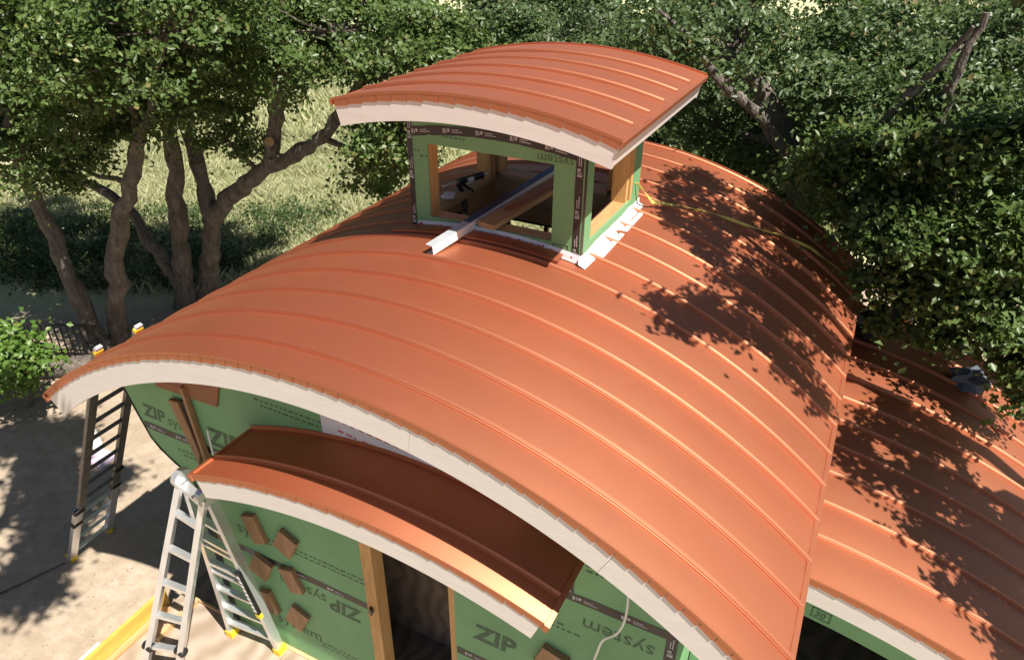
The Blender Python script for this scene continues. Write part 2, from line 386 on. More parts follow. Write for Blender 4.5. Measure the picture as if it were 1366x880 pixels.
# --- front wall
fw = part('front_wall', house)
T1, T2 = -7.37, -4.33
EDGE = [(-10.67, -5.42), (-7.6, -5.40), (-6.4, -5.44), (-5.52, -5.65), (-5.27, -6.15), (-4.98, -6.56), (-4.71, -6.78), (-4.33, -6.92), (-3.92, -7.07), (-3.45, -7.22), (-3.0, -7.32)]
def xl(z): return float(np.interp(z, [e[0] for e in EDGE], [e[1] for e in EDGE]))
def zr(x, h=-.31): return -11.958+math.sqrt((11.958+h)**2-x*x)
g_ = .006
def sheet(x0, x1, z0, z1, nx=8, nz=8, skip=None):
    X = np.zeros((nx+1, nz+1)); Z = X.copy()
    for j in range(nz+1):
        zb = z0+(z1-z0)*j/nz if z1 is not None else None
        for i in range(nx+1):
            if z1 is not None:
                a = xl(zb) if x0 is None else x0
                X[i, j] = a+(x1-a)*i/nx; Z[i, j] = zb
            else:
                a = -7.3 if x0 is None else x0
                x = a+(x1-a)*i/nx; z = z0+(zr(x)-z0)*j/nz
                if x0 is None:
                    a2 = xl(z); x = a2+(x1-a2)*i/nx; z = z0+(zr(x)-z0)*j/nz
                X[i, j] = x; Z[i, j] = z
    return grid_shell('sheathing_panel', X, Z, YW, .045, ZIP, fw, skip)
sheet(None, -5.05-g_, T2+g_, None); sheet(-5.05+g_, .95-g_, T2+g_, None, 14); sheet(.95+g_, 6.1, T2+g_, None, 14)
sheet(None, -.72, T1+g_, T2-g_); sheet(None, -.72, ZD, T1-g_); sheet(1.6, 6.1, T1+g_, T2-g_); sheet(1.6, 6.1, ZD, T1-g_)
tape_strip(fw, (-6.88, T2), (-.75, T2), .20, YW); tape_strip(fw, (1.62, T2+.02), (6.02, T2+.02), .22, YW)
tape_strip(fw, (-5.4, T1), (-.66, T1-.03), .20, YW); tape_strip(fw, (1.62, T1-.05), (6.0, T1-.05), .22, YW)
tape_strip(fw, (-5.05, T2), (-5.05, -2.0), .16, YW-.004, False)
tape_strip(fw, (6.0, ZD), (6.0, -3.0), .20, YW-.004)
tape_strip(fw, (4.05, T2), (4.05, -1.6), .20, YW-.004)
mb = MB()
for (za, xa), (zb, xb) in zip(EDGE[:-1], EDGE[1:]): mb.bar((xa-.012, YW+.02, za), (xb-.012, YW+.02, zb), .09, .02, (1, 0, 0))
mb.build('edge_tape', TAPE, fw)
MB().box(-.72, -.42, YW-.03, YW+.33, ZD, T2-.02).build('door_stud', ORANGE_W, fw)
MB().box(1.45, 1.598, YW+.02, YW+.33, ZD, T2-.02).build('door_stud', ORANGE_W, fw)
MB().bar((-.66, YW-.04, T1-.02), (-.56, YW-.09, T1-.06), .05, .24, (0, 0, 1)).build('tape_flap', TAPE, fw)
y_ = YW-.004
zip_mark(fw, -6.78, y_, -4.02, .36, -.02); zip_mark(fw, -4.72, y_, -4.10, .50)
zip_mark(fw, -4.55, y_, -6.78, .48, 0, 'system'); zip_mark(fw, -.98, y_, -7.72, .46, math.pi)
zip_mark(fw, -4.85, y_, -9.72, .46, 0, 'both'); zip_mark(fw, 2.05, y_, -6.75, .48, 0, 'zip'); zip_mark(fw, 5.75, y_, -4.75, .44, math.pi, 'system')
for a in ((-2.9, -6.55, 0), (-5.9, -4.75, 0), (-2.6, -9.75, 0), (4.2, -3.4, 0), (3.6, -3.0, 0), (-3.0, -2.3, 0), (2.2, -5.2, 0)): fine_print(fw, a[0], y_, a[1], a[2])
# nail heads / scraps of membrane
mb = MB(); V = []; F = []
xs = np.linspace(-1.25, 3.3, 16); ax = [zr(x, -.31) for x in xs]
for i, x in enumerate(xs):
    lo = max(arcp(*CAN, math.asin(max(-1, min(1, (x-CAN[0])/CAN[2]))), 0)[1]-.05, -9)
    V += [(x, YW-.012, lo), (x, YW-.012, ax[i])]
mb.add(V, [(2*i, 2*i+2, 2*i+3, 2*i+1) for i in range(15)]); mem = mb.build('membrane_sheet', WHITE, fw)
mb = MB(); r_ = random.Random(3)
for k in range(4):
    for i in range(22):
        x = -1.0+i*.19+k*.05; z = -1.55-.26*k-.02*i
        w = r_.uniform(.05, .15)
        mb.add([(x, YW-.016, z), (x+w, YW-.016, z-.01), (x+w, YW-.016, z+.03), (x, YW-.016, z+.04)], [(0, 1, 2, 3)])
tag(mb.build('membrane_print', RED, fw), kind='stuff')
mb = MB(); mb.add([(-5.98, YW-.05, -2.92), (-4.12, YW-.05, -2.86), (-3.86, YW-.05, -2.1), (-4.6, YW-.05, -1.6), (-5.98, YW-.05, -2.2),
                   (-5.98, YW-.01, -2.92), (-4.12, YW-.01, -2.86), (-3.86, YW-.01, -2.1), (-4.6, YW-.01, -1.6), (-5.98, YW-.01, -2.2)],
                  [(0, 1, 2, 3, 4), (9, 8, 7, 6, 5)]+[(i, 5+i, 5+(i+1) % 5, (i+1) % 5) for i in range(5)])
mb.build('plywood_patch', SOFF, fw)
def quadblock(name, q, y0, y1, m, parent):
    V = [(x, y0, z) for x, z in q]+[(x, y1, z) for x, z in q]
    return mk(name, V, [(0, 1, 2, 3), (7, 6, 5, 4)]+[(i, 4+i, 4+(i+1) % 4, (i+1) % 4) for i in range(4)], m, parent)
quadblock('brace_board', [(-5.58, -3.12), (-5.28, -3.08), (-5.02, -4.45), (-5.14, -4.86)], YW-.12, YW-.02, CEDAR, fw)
quadblock('brace_board', [(-5.06, -2.6), (-4.98, -2.6), (-4.74, -5.3), (-4.84, -5.4)], YW-.14, YW-.02, CEDAR, fw)
quadblock('brace_gap_shade', [(-5.26, -3.06), (-5.08, -3.05), (-5.04, -4.3), (-5.06, -4.4)], YW-.07, YW-.01, BLK, fw)  # solid black block painted as the shade in the gap between boards
# cleats nailed to the wall
for i, (q, d_) in enumerate([([(-4.16, -6.0), (-3.74, -5.86), (-3.52, -6.66), (-3.94, -6.82)], .20), ([(-2.96, -5.92), (-2.50, -6.16), (-2.82, -6.80), (-3.28, -6.52)], .22),
        ([(-4.02, -7.25), (-3.52, -7.47), (-3.86, -8.14), (-4.34, -7.88)], .20), ([(-3.28, -7.34), (-2.86, -7.22), (-2.62, -7.92), (-3.02, -8.04)], .22),
        ([(-4.26, -8.68), (-3.84, -8.55), (-3.64, -9.24), (-4.08, -9.46)], .22), ([(-3.12, -8.62), (-2.62, -8.84), (-2.99, -9.56), (-3.45, -9.30)], .20), ([(3.66, -5.9), (4.2, -6.05), (3.95, -6.75), (3.42, -6.6)], .24)]):
    cx_ = sum(p[0] for p in q)/4; cz_ = sum(p[1] for p in q)/4
    b = quadblock('wood_block', [(x, z) for x, z in q][::-1], YW-d_*.6, YW-.003, CEDAR, fw)
# --- side walls, rear wall, interior
sw = part('right_wall', house)
grid_shell('sheathing_panel', [[1.50]*3, [3.9]*3], [[ZD, -7, -2.2]]*2, 6.055, .045, ZIP, sw, plane='x')
grid_shell('sheathing_panel', [[3.92]*3, [14.2]*3], [[ZD, -7, -2.2]]*2, 6.05, .045, ZIP, sw, plane='x')
lw = part('left_wall', house)
grid_shell('sheathing_panel', [[1.50]*3, [14.2]*3], [[ZD, -7, -1.65]]*2, -5.42, .045, ZIP, lw, plane='x')
rw = part('rear_wall', house)
xs = [-5.36, -3.5, -1.0, 2, 6.0]; zs = [ZD, -4.9, -3.12, -1.5]
grid_shell('sheathing_panel', [[x]*4 for x in xs], [zs]*5, 14.1, .045, ZIP, rw, lambda i, j: (i, j) == (1, 1))
MB().box(-2.2, -2.05, 14.05, 14.16, -4.9, -3.12).build('window_mullion', LUM_X, rw)
fl = part('floor', house)
for i in range(4): MB().box(-5.36+i*2.85, -5.36+(i+1)*2.85-.02, YW+.06, 14.05, ZD-.1, ZD+.02).build('floor_sheet', PLYD, fl)
pw = part('partition_wall', house)
MB().box(-5.3, 6.0, 3.3, 3.4, ZD+.03, -1.8).build('plywood_lining', PLYD, pw)
# --- canopy over the door
can = part('canopy', house); ca0, ca1 = -.366, .345; cy = -.212
metal_roofing(can, CAN, ca0, ca1, cy-.020, YW-.02, .43, 5, 40)
mb = MB(); arc_box(mb, CAN, ca0, ca1, cy+.10, YW-.01, -.12, -.02, 30); mb.build('roof_deck', SOFF, can)
mb = MB(); arc_box(mb, CAN, ca0+.004, ca1-.004, cy, cy+.09, -.56, -.012, 40); mb.build('front_fascia', FASC, can)
mb = MB(); arc_box(mb, CAN, ca0+.012, ca0+.02, cy+.092, YW-.01, -.50, -.122, 1); mb.build('end_board', FASC, can); mb = MB(); arc_box(mb, CAN, ca1-.02, ca1-.012, cy+.092, YW-.01, -.50, -.122, 1); mb.build('end_board', FASC, can)
trim_tabs(can, CAN, ca0, ca1, cy, .34)
mb = MB(); arc_box(mb, CAN, ca0, ca1, YW-.03, YW-.014, -.01, .10, 40); mb.build('wall_flashing', MR, can)
for a, b in ((ca0-.009, ca0), (ca1, ca1+.009)):
    mb = MB(); arc_box(mb, CAN, a, b, cy-.04, YW-.02, -.13, .03, 1); mb.build('end_trim', MR, can)
for o_ in can.children:   # the canopy pitches forward and is not quite square to the wall
    for v in o_.data.vertices:
        y = v.co.y/S+7; t = (YW-y)/(YW+.212); x = v.co.x/S
        v.co = (v.co.x+S*t*((x-.642)*.045-.28), v.co.y+S*t*.29, v.co.z-S*t*.39)
# --- lower wing
wing = part('wing', house); wa0, wa1 = .01, .53; wy = 3.42
metal_roofing(wing, WING, wa0, wa1, wy-.020, 14.8, 4.6, 1.0, 40)
mb = MB(); arc_box(mb, WING, wa0+.01, wa1, wy+.1, 14.72, -.25, -.02, 40); mb.build('roof_deck', SOFF, wing)
mb = MB(); arc_box(mb, WING, wa0+.01, wa1, wy, wy+.098, -.56, -.012, 40); mb.build('front_fascia', FASC, wing)
mb = MB(); arc_box(mb, WING, wa1, wa1+.008, wy-.04, 14.8, -.15, .02, 1); mb.build('eave_trim', MR, wing)
trim_tabs(wing, WING, wa0+.01, wa1, wy, .36)
def wz(x): return WING[1]-WING[2]+math.sqrt((WING[2]-.26)**2-(x-6)**2)
xs = list(np.linspace(6.12, 7.93, 3))+list(np.linspace(8.6, 12.2, 8)); 
Xg = [[x]*4 for x in xs]; Zg = [[ZD, -8.5, wz(x)-1.27, wz(x)] for x in xs]
grid_shell('sheathing_panel', Xg, Zg, wy+.55, .045, ZIP, wing, lambda i, j: i >= 2 and i < 9 and j < 2)
yq = wy+.544
lettering('30', wing, (8.20, yq, wz(8.2)-1.13), .15, -.16, bold=.02)
mb = MB()
for a, b, c_, d_ in ((8.14, 8.17, -1.18, -.92), (8.48, 8.51, -1.18, -.92), (8.14, 8.51, -.94, -.92), (8.14, 8.51, -1.18, -1.16)): mb.add([(a, yq, wz(a)+c_), (b, yq, wz(b)+c_), (b, yq, wz(b)+d_), (a, yq, wz(a)+d_)], [(0, 1, 2, 3)])
mb.build('printed_box', INK, wing)
grid_shell('sheathing_panel', [[wy+.6]*2, [14.1]*2], [[ZD, -5.6]]*2, 12.15, .045, ZIP, wing, plane='x')
grid_shell('sheathing_panel', [[6.12]*2, [12.1]*2], [[ZD, -4.2], [ZD, -5.6]], 14.1, .045, ZIP, wing)
MB().box(6.12, 12.1, wy+.6, 14.0, ZD-.1, ZD).build('floor_sheet', PLYD, wing)
# --- cupola
cup = part('cupola', house); X0, X1, Y0, Y1 = -2.1, 2.1, 6.2, 10.1; cy0, cy1 = 5.083, 11.174
metal_roofing(cup, CUP, -aC-.002, aC+.002, cy0-.020, cy1, 6.04, 1.0, 36, endgap=.011)
mb = MB(); arc_box(mb, CUP, -aC, aC, cy0+.1, cy1-.1, -.22, -.02, 30); mb.build('roof_deck', SOFF, cup)
for y in (cy0, cy1-.095):
    mb = MB(); arc_box(mb, CUP, -aC, aC, y, y+.09, -.545, -.012, 36); mb.build('gable_fascia', FASC, cup)
trim_tabs(cup, CUP, -aC, aC, cy0, .37, .16)
for s_ in (-1, 1):
    mb = MB(); arc_box(mb, CUP, s_*(aC-.008), s_*(aC-.0008), cy0+.093, cy1-.097, -.52, -.022, 1); mb.build('eave_fascia', FASC, cup)
    mb = MB(); arc_box(mb, CUP, s_*(aC+.002), s_*(aC+.006), cy0-.05, cy1, -.10, .014, 1); mb.build('eave_trim', MR, cup)
def zc(x, h=-.24): return CUP[1]-CUP[2]+math.sqrt((CUP[2]+h)**2-(x-CUP[0])**2)
def zm(x): return -11.958+math.sqrt(11.958**2-x*x)
for (y, nm) in ((Y0, 'front'), (Y1-.045, 'back')):
    xs = [X0, -1.84, -1.60, -.6, .4, 1.42, 1.75, X1]
    Xg = [[x]*4 for x in xs]; Zg = [[zm(x)-.05, .22, 1.90, zc(x)] for x in xs]
    grid_shell('sheathing_panel', Xg, Zg, y, .045, ZIP, cup, lambda i, j: 2 <= i < 5 and j == 1)
for x in (X0, X1-.045):
    ys = [Y0+.047, 6.72, 7.6, 8.6, 9.55, Y1-.047]
    grid_shell('sheathing_panel', [[y]*4 for y in ys], [[zm(2.1)-.05, .16, 1.95, zc(2.1)]]*6, x, .045, ZIP, cup, lambda i, j: 1 <= i < 4 and j == 1, plane='x')
# framing round the openings
def fr(*a, m=ORANGE_W, nm='stud'): MB().box(*a).build(nm, m, cup)
for y0_, y1_ in ((Y0+.05, Y0+.42), (Y1-.42, Y1-.05)):
    fr(-1.75, -1.603, y0_-.04, y1_, .22, 1.90); fr(1.423, 1.56, y0_, y1_, .22, 1.90)
    fr(-1.60, 1.42, y0_-.045, y1_, .10, .219, m=LUM_X, nm='sill_plate'); fr(-1.9, 1.9, y0_, y1_, 1.91, 2.3, m=LUM_X, nm='header')
for x0_, x1_ in ((X0+.05, X0+.42), (X1-.42, X1-.05)):
    fr(x0_, x1_-.0+.04*(x0_ > 0), 6.60, 6.718, .16, 1.95); fr(x0_, x1_+.04*(x0_ > 0), 9.40, 9.549, .16, 1.95); fr(x0_, x1_, 9.20, 9.34, .16, 1.95)
    fr(x0_+.002, x1_+.048*(x0_ > 0), 6.72, 9.55, .04, .159, m=LUM_Y, nm='sill_plate'); fr(x0_+.002, x1_, 6.45, 9.75, 1.96, 2.35, m=LUM_Y, nm='header')
for x0_, x1_ in ((-2.0, -1.85), (1.85, 2.0)): fr(x0_, x1_, 6.3, 10.0, -1.1, .03, m=LUM_Y, nm='curb_board')
for y0_, y1_ in ((6.3, 6.45), (9.85, 10.0)): fr(-1.848, 1.848, y0_, y1_, -1.1, .09, m=LUM_X, nm='curb_board')
# tape and lettering on the cupola
tape_strip(cup, (1.98, zm(2)+.02), (1.98, 2.55), .17, Y0, True); tape_strip(cup, (-2.04, zm(2)+.02), (-2.04, 2.6), .14, Y0, True)
MB().box(X1-.002, X1+.006, Y0-.004, Y0+.12, zm(2.1)+.05, 2.6).build('corner_tape', TAPE, cup); MB().box(X0-.006, X0+.002, Y0-.004, Y0+.12, zm(2.1)+.02, 2.6).build('corner_tape', TAPE, cup)
for i in range(10):
    a, b = -2.0+i*.4, -2.0+(i+1)*.4
    tape_strip(cup, (a, zc(a, -1.0)), (b, zc(b, -1.0)), .20, Y0-.002, i % 2 == 0)
zip_mark(cup, 1.86, Y0-.004, 2.09, .26, math.pi, 'system')
lettering('system', cup, (X1+.004, 6.5, -.16), .24, .0, 'x')
lettering('30', cup, (1.52, Y0-.004, -.02), .15, bold=.02)
mb = MB()
for a, b, c_, d_ in ((1.46, 1.49, -.06, .19), (1.78, 1.81, -.06, .19), (1.46, 1.81, .17, .19), (1.46, 1.81, -.06, -.04)): mb.add([(a, Y0-.004, c_), (b, Y0-.004, c_), (b, Y0-.004, d_), (a, Y0-.004, d_)], [(0, 1, 2, 3)])
mb.build('printed_box', INK, cup); fine_print(cup, -1.2, Y0-.004, 2.1, 0, 1, 6, .8); fine_print(cup, -1.95, Y0-.004, 1.7, 0, 2, 2, .8)
# base flashings
def strip_on_roof(name, xs, y0, y1, h, m, parent, up=0):
    V = []
    for i, x in enumerate(xs): V += [(x, y0, zm(x)+h), (x, y1, zm(x)+h+up)]
    return mk(name, V, [(2*i, 2*i+2, 2*i+3, 2*i+1) for i in range(len(xs)-1)], m, parent)
xs = np.linspace(-2.15, 2.2, 14)
strip_on_roof('base_membrane', np.linspace(-1.95, 2.12, 14), Y0-.05, Y0-.008, .015, WHITE, cup, .20)
mb = MB(); r_ = random.Random(5)
for i in range(26):
    x = -1.9+i*.15+r_.uniform(-.03, .03); w = r_.uniform(.02, .08); h = r_.uniform(.02, .07)
    z = zm(x)+r_.uniform(.07, .13); mb.add([(x, Y0-.034, z), (x+w, Y0-.034, z), (x+w, Y0-.031, z+h), (x, Y0-.031, z+h)], [(0, 1, 2, 3)])
tag(mb.build('membrane_print', RED, cup), kind='stuff')
mb = MB(); V = []
for y in np.linspace(Y0-.12, Y1+.1, 10): V += [(2.26+random.uniform(-.02, .03), y, zm(2.25)+.012), (2.115, y, zm(2.1)+.05), (2.108, y, zm(2.1)+.20+random.uniform(-.03, .03))]
mb.add(V, [f for i in range(9) for f in ((3*i, 3*i+3, 3*i+4, 3*i+1), (3*i+1, 3*i+4, 3*i+5, 3*i+2))]); mb.build('base_membrane', WHITE, cup)
mb = MB(); V = []
for x in np.linspace(-2.45, 1.75, 14): V += [(x, 5.80, zm(x)+.015), (x, 5.80, zm(x)+.12), (x, Y0-.06, zm(x)+.14)]
mb.add(V, [f for i in range(13) for f in ((3*i, 3*i+3, 3*i+4, 3*i+1), (3*i+1, 3*i+4, 3*i+5, 3*i+2))]); mb.build('base_flashing', MR, cup)
# ------------------------------------------------------------------ things lying on and in the cupola
def channel():
    p, q = Vector((-.80, 4.85, .10)), Vector((.15, 9.75, .62)); d = (q-p).normalized(); r = d.cross(Vector((0, 0, 1))).normalized(); u = r.cross(d)
    e = empty('metal_channel', (-.8, 4.85, 0), 'long pale metal channel sticking out over the cupola sill', 'metal channel')
    for nm, (a, b, c_, d2), m in (('top_flange', (-.10, .10, .09, .105), GALV), ('web', (.085, .105, -.10, .088), PALEW), ('bottom_flange', (-.08, .083, -.115, -.10), PALEW)):
        V = [s_+r*x+u*z for s_ in (p, q) for x in (a, b) for z in (c_, d2)]
        mk(nm, [tuple(v) for v in V], BOXF, m, e)
    V = [s_+r*x+u*z for s_ in (p+d*1.25, q) for x in (-.106, .083) for z in (.107, .112)]
    mk('protective_film', [tuple(v) for v in V], BOXF, BLUE, e)
channel()
mb = MB(); mb.bar((-.12, 6.12, .30), (.52, 9.9, .52), .44, .12); b = mb.build('lumber_board', LUM_Y, origin=(-.12, 6.12, .2)); tag(b, 'wide lumber board beside the metal channel across the cupola sill', 'board')
b = MB().bar((.0, 6.9, .415), (.50, 9.6, .575), .16, .03).build('metal_angle', MR, origin=(0, 6.9, .4)); tag(b, 'dark red metal angle lying on the lumber board', 'metal angle')
g = empty('caulk_gun', (-1.9, 8.3, .2), 'black caulking gun with a sealant tube on the cupola curb', 'caulk gun')
MB().tube([(-1.95, 8.05, .40), (-1.72, 8.9, .36)], .09, 10).build('sealant_tube', BLK, g)
MB().tube([(-1.97, 8.0, .40), (-2.08, 7.55, .42)], .02, 6).build('plunger', GALV, g)
MB().bar((-1.93, 8.02, .36), (-1.80, 8.12, .02), .05, .12).bar((-1.90, 8.15, .34), (-1.66, 8.3, .12), .04, .07).build('grip', BLK, g)
MB().tube([(-1.72, 8.9, .36), (-1.66, 9.1, .35)], [.05, .015], 8).build('nozzle', PALEW, g)
MB().tube([(-1.86, 8.3, .37), (-1.81, 8.5, .36)], .094, 10).build('tube_label', PALEW, g)
def crumple(name, c, r, m, label, cat, seed, flat=.6):
    rr = random.Random(seed); V = []; F = []; nu, nv = 10, 7
    for j in range(nv):
        for i in range(nu):
            a = 2*math.pi*i/nu; t = math.pi*j/(nv-1); k = r*(1+rr.uniform(-.35, .35))
            V.append((c[0]+k*math.sin(t)*math.cos(a), c[1]+k*math.sin(t)*math.sin(a), c[2]+r*flat*.75+k*flat*math.cos(t)*.75))
    for j in range(nv-1):
        for i in range(nu): F.append((j*nu+i, j*nu+(i+1) % nu, (j+1)*nu+(i+1) % nu, (j+1)*nu+i))
    return tag(mk(name, V, F, m, origin=c), label, cat)
crumple('plastic_bag', (-1.86, 7.45, .17), .17, WHITE, 'crumpled white plastic bag on the cupola sill', 'bag', 4)
g = empty('tool_belt', (-1.3, 7.6, -.9), 'black tool pouch and straps hanging inside the cupola', 'tool belt')
MB().tube([(-1.83, 8.15, .05), (-1.74, 8.1, -.25), (-1.70, 7.95, -.6), (-1.72, 7.7, -.75), (-1.7, 7.5, -.5)], .035, 6).tube([(-1.82, 8.0, .06), (-1.68, 7.9, -.4), (-1.6, 7.7, -.7)], .03, 6).build('strap', BLK, g)
MB().bar((-1.70, 7.75, -.25), (-1.66, 7.55, -.85), .16, .34).build('pouch', BLK, g)
# strap over the roof
def on_roof(x, y, h=.02): return (x, y, zm(x)+h)
sp = [(1.95, 9.55, .55), (2.16, 9.75, .50), on_roof(2.45, 10.2, .18), on_roof(3.0, 10.9, .06), on_roof(3.8, 11.27, .12), on_roof(4.4, 11.55, .11), on_roof(4.95, 11.9, .11), on_roof(5.6, 12.5, .12), on_roof(6.25, 12.98, .10), on_roof(6.9, 13.15, .10), on_roof(7.55, 13.35, .09), (7.75, 13.4, -3.0)]
def ribbon(path, w, seed):
    V = []; F = []; rr = random.Random(seed); pts = [Vector(p) for p in path]
    fine = []
    for a, b in zip(pts[:-1], pts[1:]):
        for k in range(4): fine.append(a.lerp(b, k/4))
    fine.append(pts[-1])
    for i, p in enumerate(fine):
        d = (fine[min(i+1, len(fine)-1)]-fine[max(i-1, 0)]).normalized(); up = Vector((0, -.3, 1)); tw = math.sin(i*.55)*1.1
        r = d.cross(up).normalized(); u = r.cross(d); s_ = r*math.cos(tw)+u*math.sin(tw); q = d.cross(s_)*.006
        V += [p-s_*w-q, p+s_*w-q, p+s_*w+q, p-s_*w+q]
    m = len(fine)
    for i in range(m-1):
        for k in range(4): F.append((4*i+k, 4*i+(k+1) % 4, 4*i+4+(k+1) % 4, 4*i+4+k))
    F += [(3, 2, 1, 0), (4*m-4, 4*m-3, 4*m-2, 4*m-1)]
    return V, F
V, F = ribbon(sp, .036, 1); st = mk('webbing_strap', V, F, STRAP, origin=(2, 9.6, .4)); tag(st, 'yellow webbing strap running from the cupola down the metal roof', 'strap')
b = MB().box(2.30, 2.41, 6.72, 9.62, zm(2.35)+.02, zm(2.35)+.055).build('flashing_strip', PALEW, origin=(2.35, 6.72, zm(2.35))); tag(b, 'white metal flashing strip lying on the roof beside the cupola', 'flashing strip')
for y in (8.2,):
    MB().box(2.20, 2.44, y, y+.10, zm(2.35)+.056, zm(2.35)+.075).build('clip', MR, b)
# ------------------------------------------------------------------ deck in front
deck = empty('plywood_deck', (-4, -.5, ZD), 'plywood deck in front of the green wall', 'deck')
for i, (a, b_) in enumerate(((-7.55, -3.62), (-3.6, 2.3), (2.32, 8.2))):
    MB().box(a, b_, -3.4, YW-.10, ZD-.10, ZD).build('plywood_sheet', PLY, deck)
MB().box(-7.55, -5.5, YW-.03, 4.5, ZD-.10, ZD-.02).build('plywood_sheet', PLYD, deck)  # same deck plywood in the darker tone, for the house's shadow here
MB().box(-7.55, -5.5, YW-.098, YW-.032, ZD-.10, ZD+.09).build('edge_board', LUM_X, deck)
MB().box(-5.4, -.3, YW-.10, YW-.005, ZD-.10, ZD+.035).build('edge_board', LUM_X, deck)
MB().box(-7.72, -7.60, -3.4, .95, ZD-.12, ZD+.55).build('rim_board', YELB, deck)
MB().box(-7.59, -7.40, -3.4, .8, ZD+.002, ZD+.10).build('ledger_board', LUM_Y, deck)
MB().box(-7.0, -6.86, -.1, 1.30, ZD+.002, ZD+.16).build('ledger_board', LUM_X, deck)
MB().box(-7.95, -7.83, -3.6, -.95, ZD-.12, ZD+.40).build('form_board', PALEW, deck)
for x in (-7.4, -4, 0, 4, 8):
    for y in (-3.2, 1.2): MB().box(x, x+.25, y, y+.1, GZ-.2, ZD-.11).build('post', LUM_X, deck)
# ------------------------------------------------------------------ ladders
def lerp(a, b, t): return Vector(a).lerp(Vector(b), t)
def ladder_section(e, bl, br, tl, tr, ts, rw_, rh, railm, rungm, flare=None):
    side = (Vector(br)-Vector(bl)).normalized()
    for b_, t in ((bl, tl), (br, tr)): MB().bar(b_, t, rw_, rh, side.cross(Vector((0, 0, 1)))).build('rail', railm, e)
    ax = (Vector(tl)-Vector(bl)).normalized(); nrm = side.cross(ax).normalized()
    for t in ts: MB().bar(lerp(bl, tl, t), lerp(br, tr, t), .16, .085, nrm.cross(side)).build('rung', rungm, e)
e = empty('step_ladder', (-4.9, .2, ZD), 'shiny aluminium folding A-frame ladder standing on the plywood deck', 'ladder')
hl, hr = (-5.13, .76-.35, -4.85), (-4.26, .62-.35, -4.85)
nl, nr = (-6.21, -1.10, ZD+.1), (-5.42, -.74, ZD+.1); fl_, fr_ = (-5.28, 1.02, ZD+.1), (-3.77, 1.18, ZD+.1)
hl, hr = Vector((-4.98, .66, -4.70)), Vector((-4.10, .50, -4.72))
ladder_section(e, nl, nr, hl, hr, [.03, .20, .365, .53, .695, .86], .13, .26, ALU, ALU)
ladder_section(e, fl_, fr_, hl+Vector((0, .12, 0)), hr+Vector((0, .12, 0)), [.08, .20, .33, .45, .50, .62, .66, .78, .92], .12, .24, ALU, ALU)
for p in (hl, hr):
    MB().tube([p+Vector((-.08, .06, .02)), p+Vector((.08, .04, .02))], .24, 16).build('hinge', ALU, e)
MB().tube([hl+Vector((-.16, .07, .02)), hl+Vector((-.08, .06, .02))], .10, 12).build('hinge_knob', YEL, e)
MB().bar(hl+Vector((.1, -.02, -.10)), hr+Vector((-.1, -.02, -.10)), .22, .10).build('top_step', ALU, e)
for p in (nl, nr, fl_, fr_):
    p = Vector(p); MB().box(p.x-.11, p.x+.11, p.y-.14, p.y+.14, ZD+.003, ZD+.22).build('foot', YEL, e)
for a, b_ in ((nl, hl), (nr, hr)):
    c_ = lerp(a, b_, .20); MB().tube([c_+Vector((-.12, -.02, 0)), c_+Vector((.12, -.02, 0))], .12, 12).build('lock_knob', BLK, e)
for t0, t1, m in ((.30, .58, BLK),):
    a, b_ = lerp(fr_, hr, t0)+Vector((.03, -.10, 0)), lerp(fr_, hr, t1)+Vector((.03, -.10, 0))
    MB().bar(a, b_, .135, .10, (0, 1, 0)).build('warning_label', BLK, e)
    for k in range(9):
        MB().bar(lerp(a, b_, .06+k*.1)+Vector((0, -.055, 0)), lerp(a, b_, .12+k*.1)+Vector((0, -.055, 0)), .08, .008, (0, 1, 0)).build('label_letter', PALEW, e)
    MB().bar(lerp(fr_, hr, .27)+Vector((.03, -.10, 0)), lerp(fr_, hr, .295)+Vector((.03, -.10, 0)), .137, .11, (0, 1, 0)).build('label_stripe', YEL, e)
e = empty('leaning_ladder', (-12.3, 1.8, GZ), 'dark rail extension ladder leaning on the roof eave above bare dirt', 'ladder')
bl, br, tl, tr = (-12.35, 1.12, GZ+.05), (-12.35, 2.42, GZ+.05), (-7.66, 1.33, -2.50), (-7.66, 2.42, -2.50)
m1, m2 = lerp(bl, tl, .42), lerp(br, tr, .42)
MB().bar(bl, lerp(bl, tl, .30), .12, .26, (0, 1, 0)).build('rail', ALU, e); MB().bar(br, lerp(br, tr, .30), .12, .26, (0, 1, 0)).build('rail', ALU, e)
MB().bar(lerp(bl, tl, .22)+Vector((0, .10, 0)), tl, .10, .24, (0, 1, 0)).build('rail', ALUD, e); MB().bar(lerp(br, tr, .22)+Vector((0, -.02, 0)), tr, .10, .24, (0, 1, 0)).build('rail', ALUD, e)
for t in np.arange(.04, .97, .075):
    MB().bar(lerp(bl, tl, t)+Vector((0, .06, 0)), lerp(br, tr, t)-Vector((0, .06, 0)), .10, .07, (1, 0, 1)).build('rung', ALU if t < .3 else ALUD, e)
for p in (bl, br): MB().box(p[0]-.16, p[0]+.12, p[1]-.09, p[1]+.09, GZ+.003, GZ+.2).build('foot', YEL, e)
for p in (tl, tr): MB().bar(Vector(p)-Vector((.06, 0, .1)), Vector(p)+Vector((.04, 0, .08)), .11, .22, (0, 1, 0)).build('end_cap', YEL, e)
for p in (tl, tr): MB().bar(Vector(p)+Vector((.045, 0, .09)), Vector(p)+Vector((.09, 0, .18)), .09, .18, (0, 1, 0)).build('cap_bracket', GALV, e)
for p in (lerp(bl, tl, .29), lerp(br, tr, .29), lerp(bl, tl, .22), lerp(br, tr, .38)): MB().tube([p+Vector((0, -.14, 0)), p+Vector((0, .14, 0))], .11, 10).build('lock_knob', BLK, e)
MB().bar(Vector(bl)+Vector((.1, .05, .28)), Vector(br)+Vector((.1, -.05, .28)), .06, .10).build('spreader_bar', ALU, e)
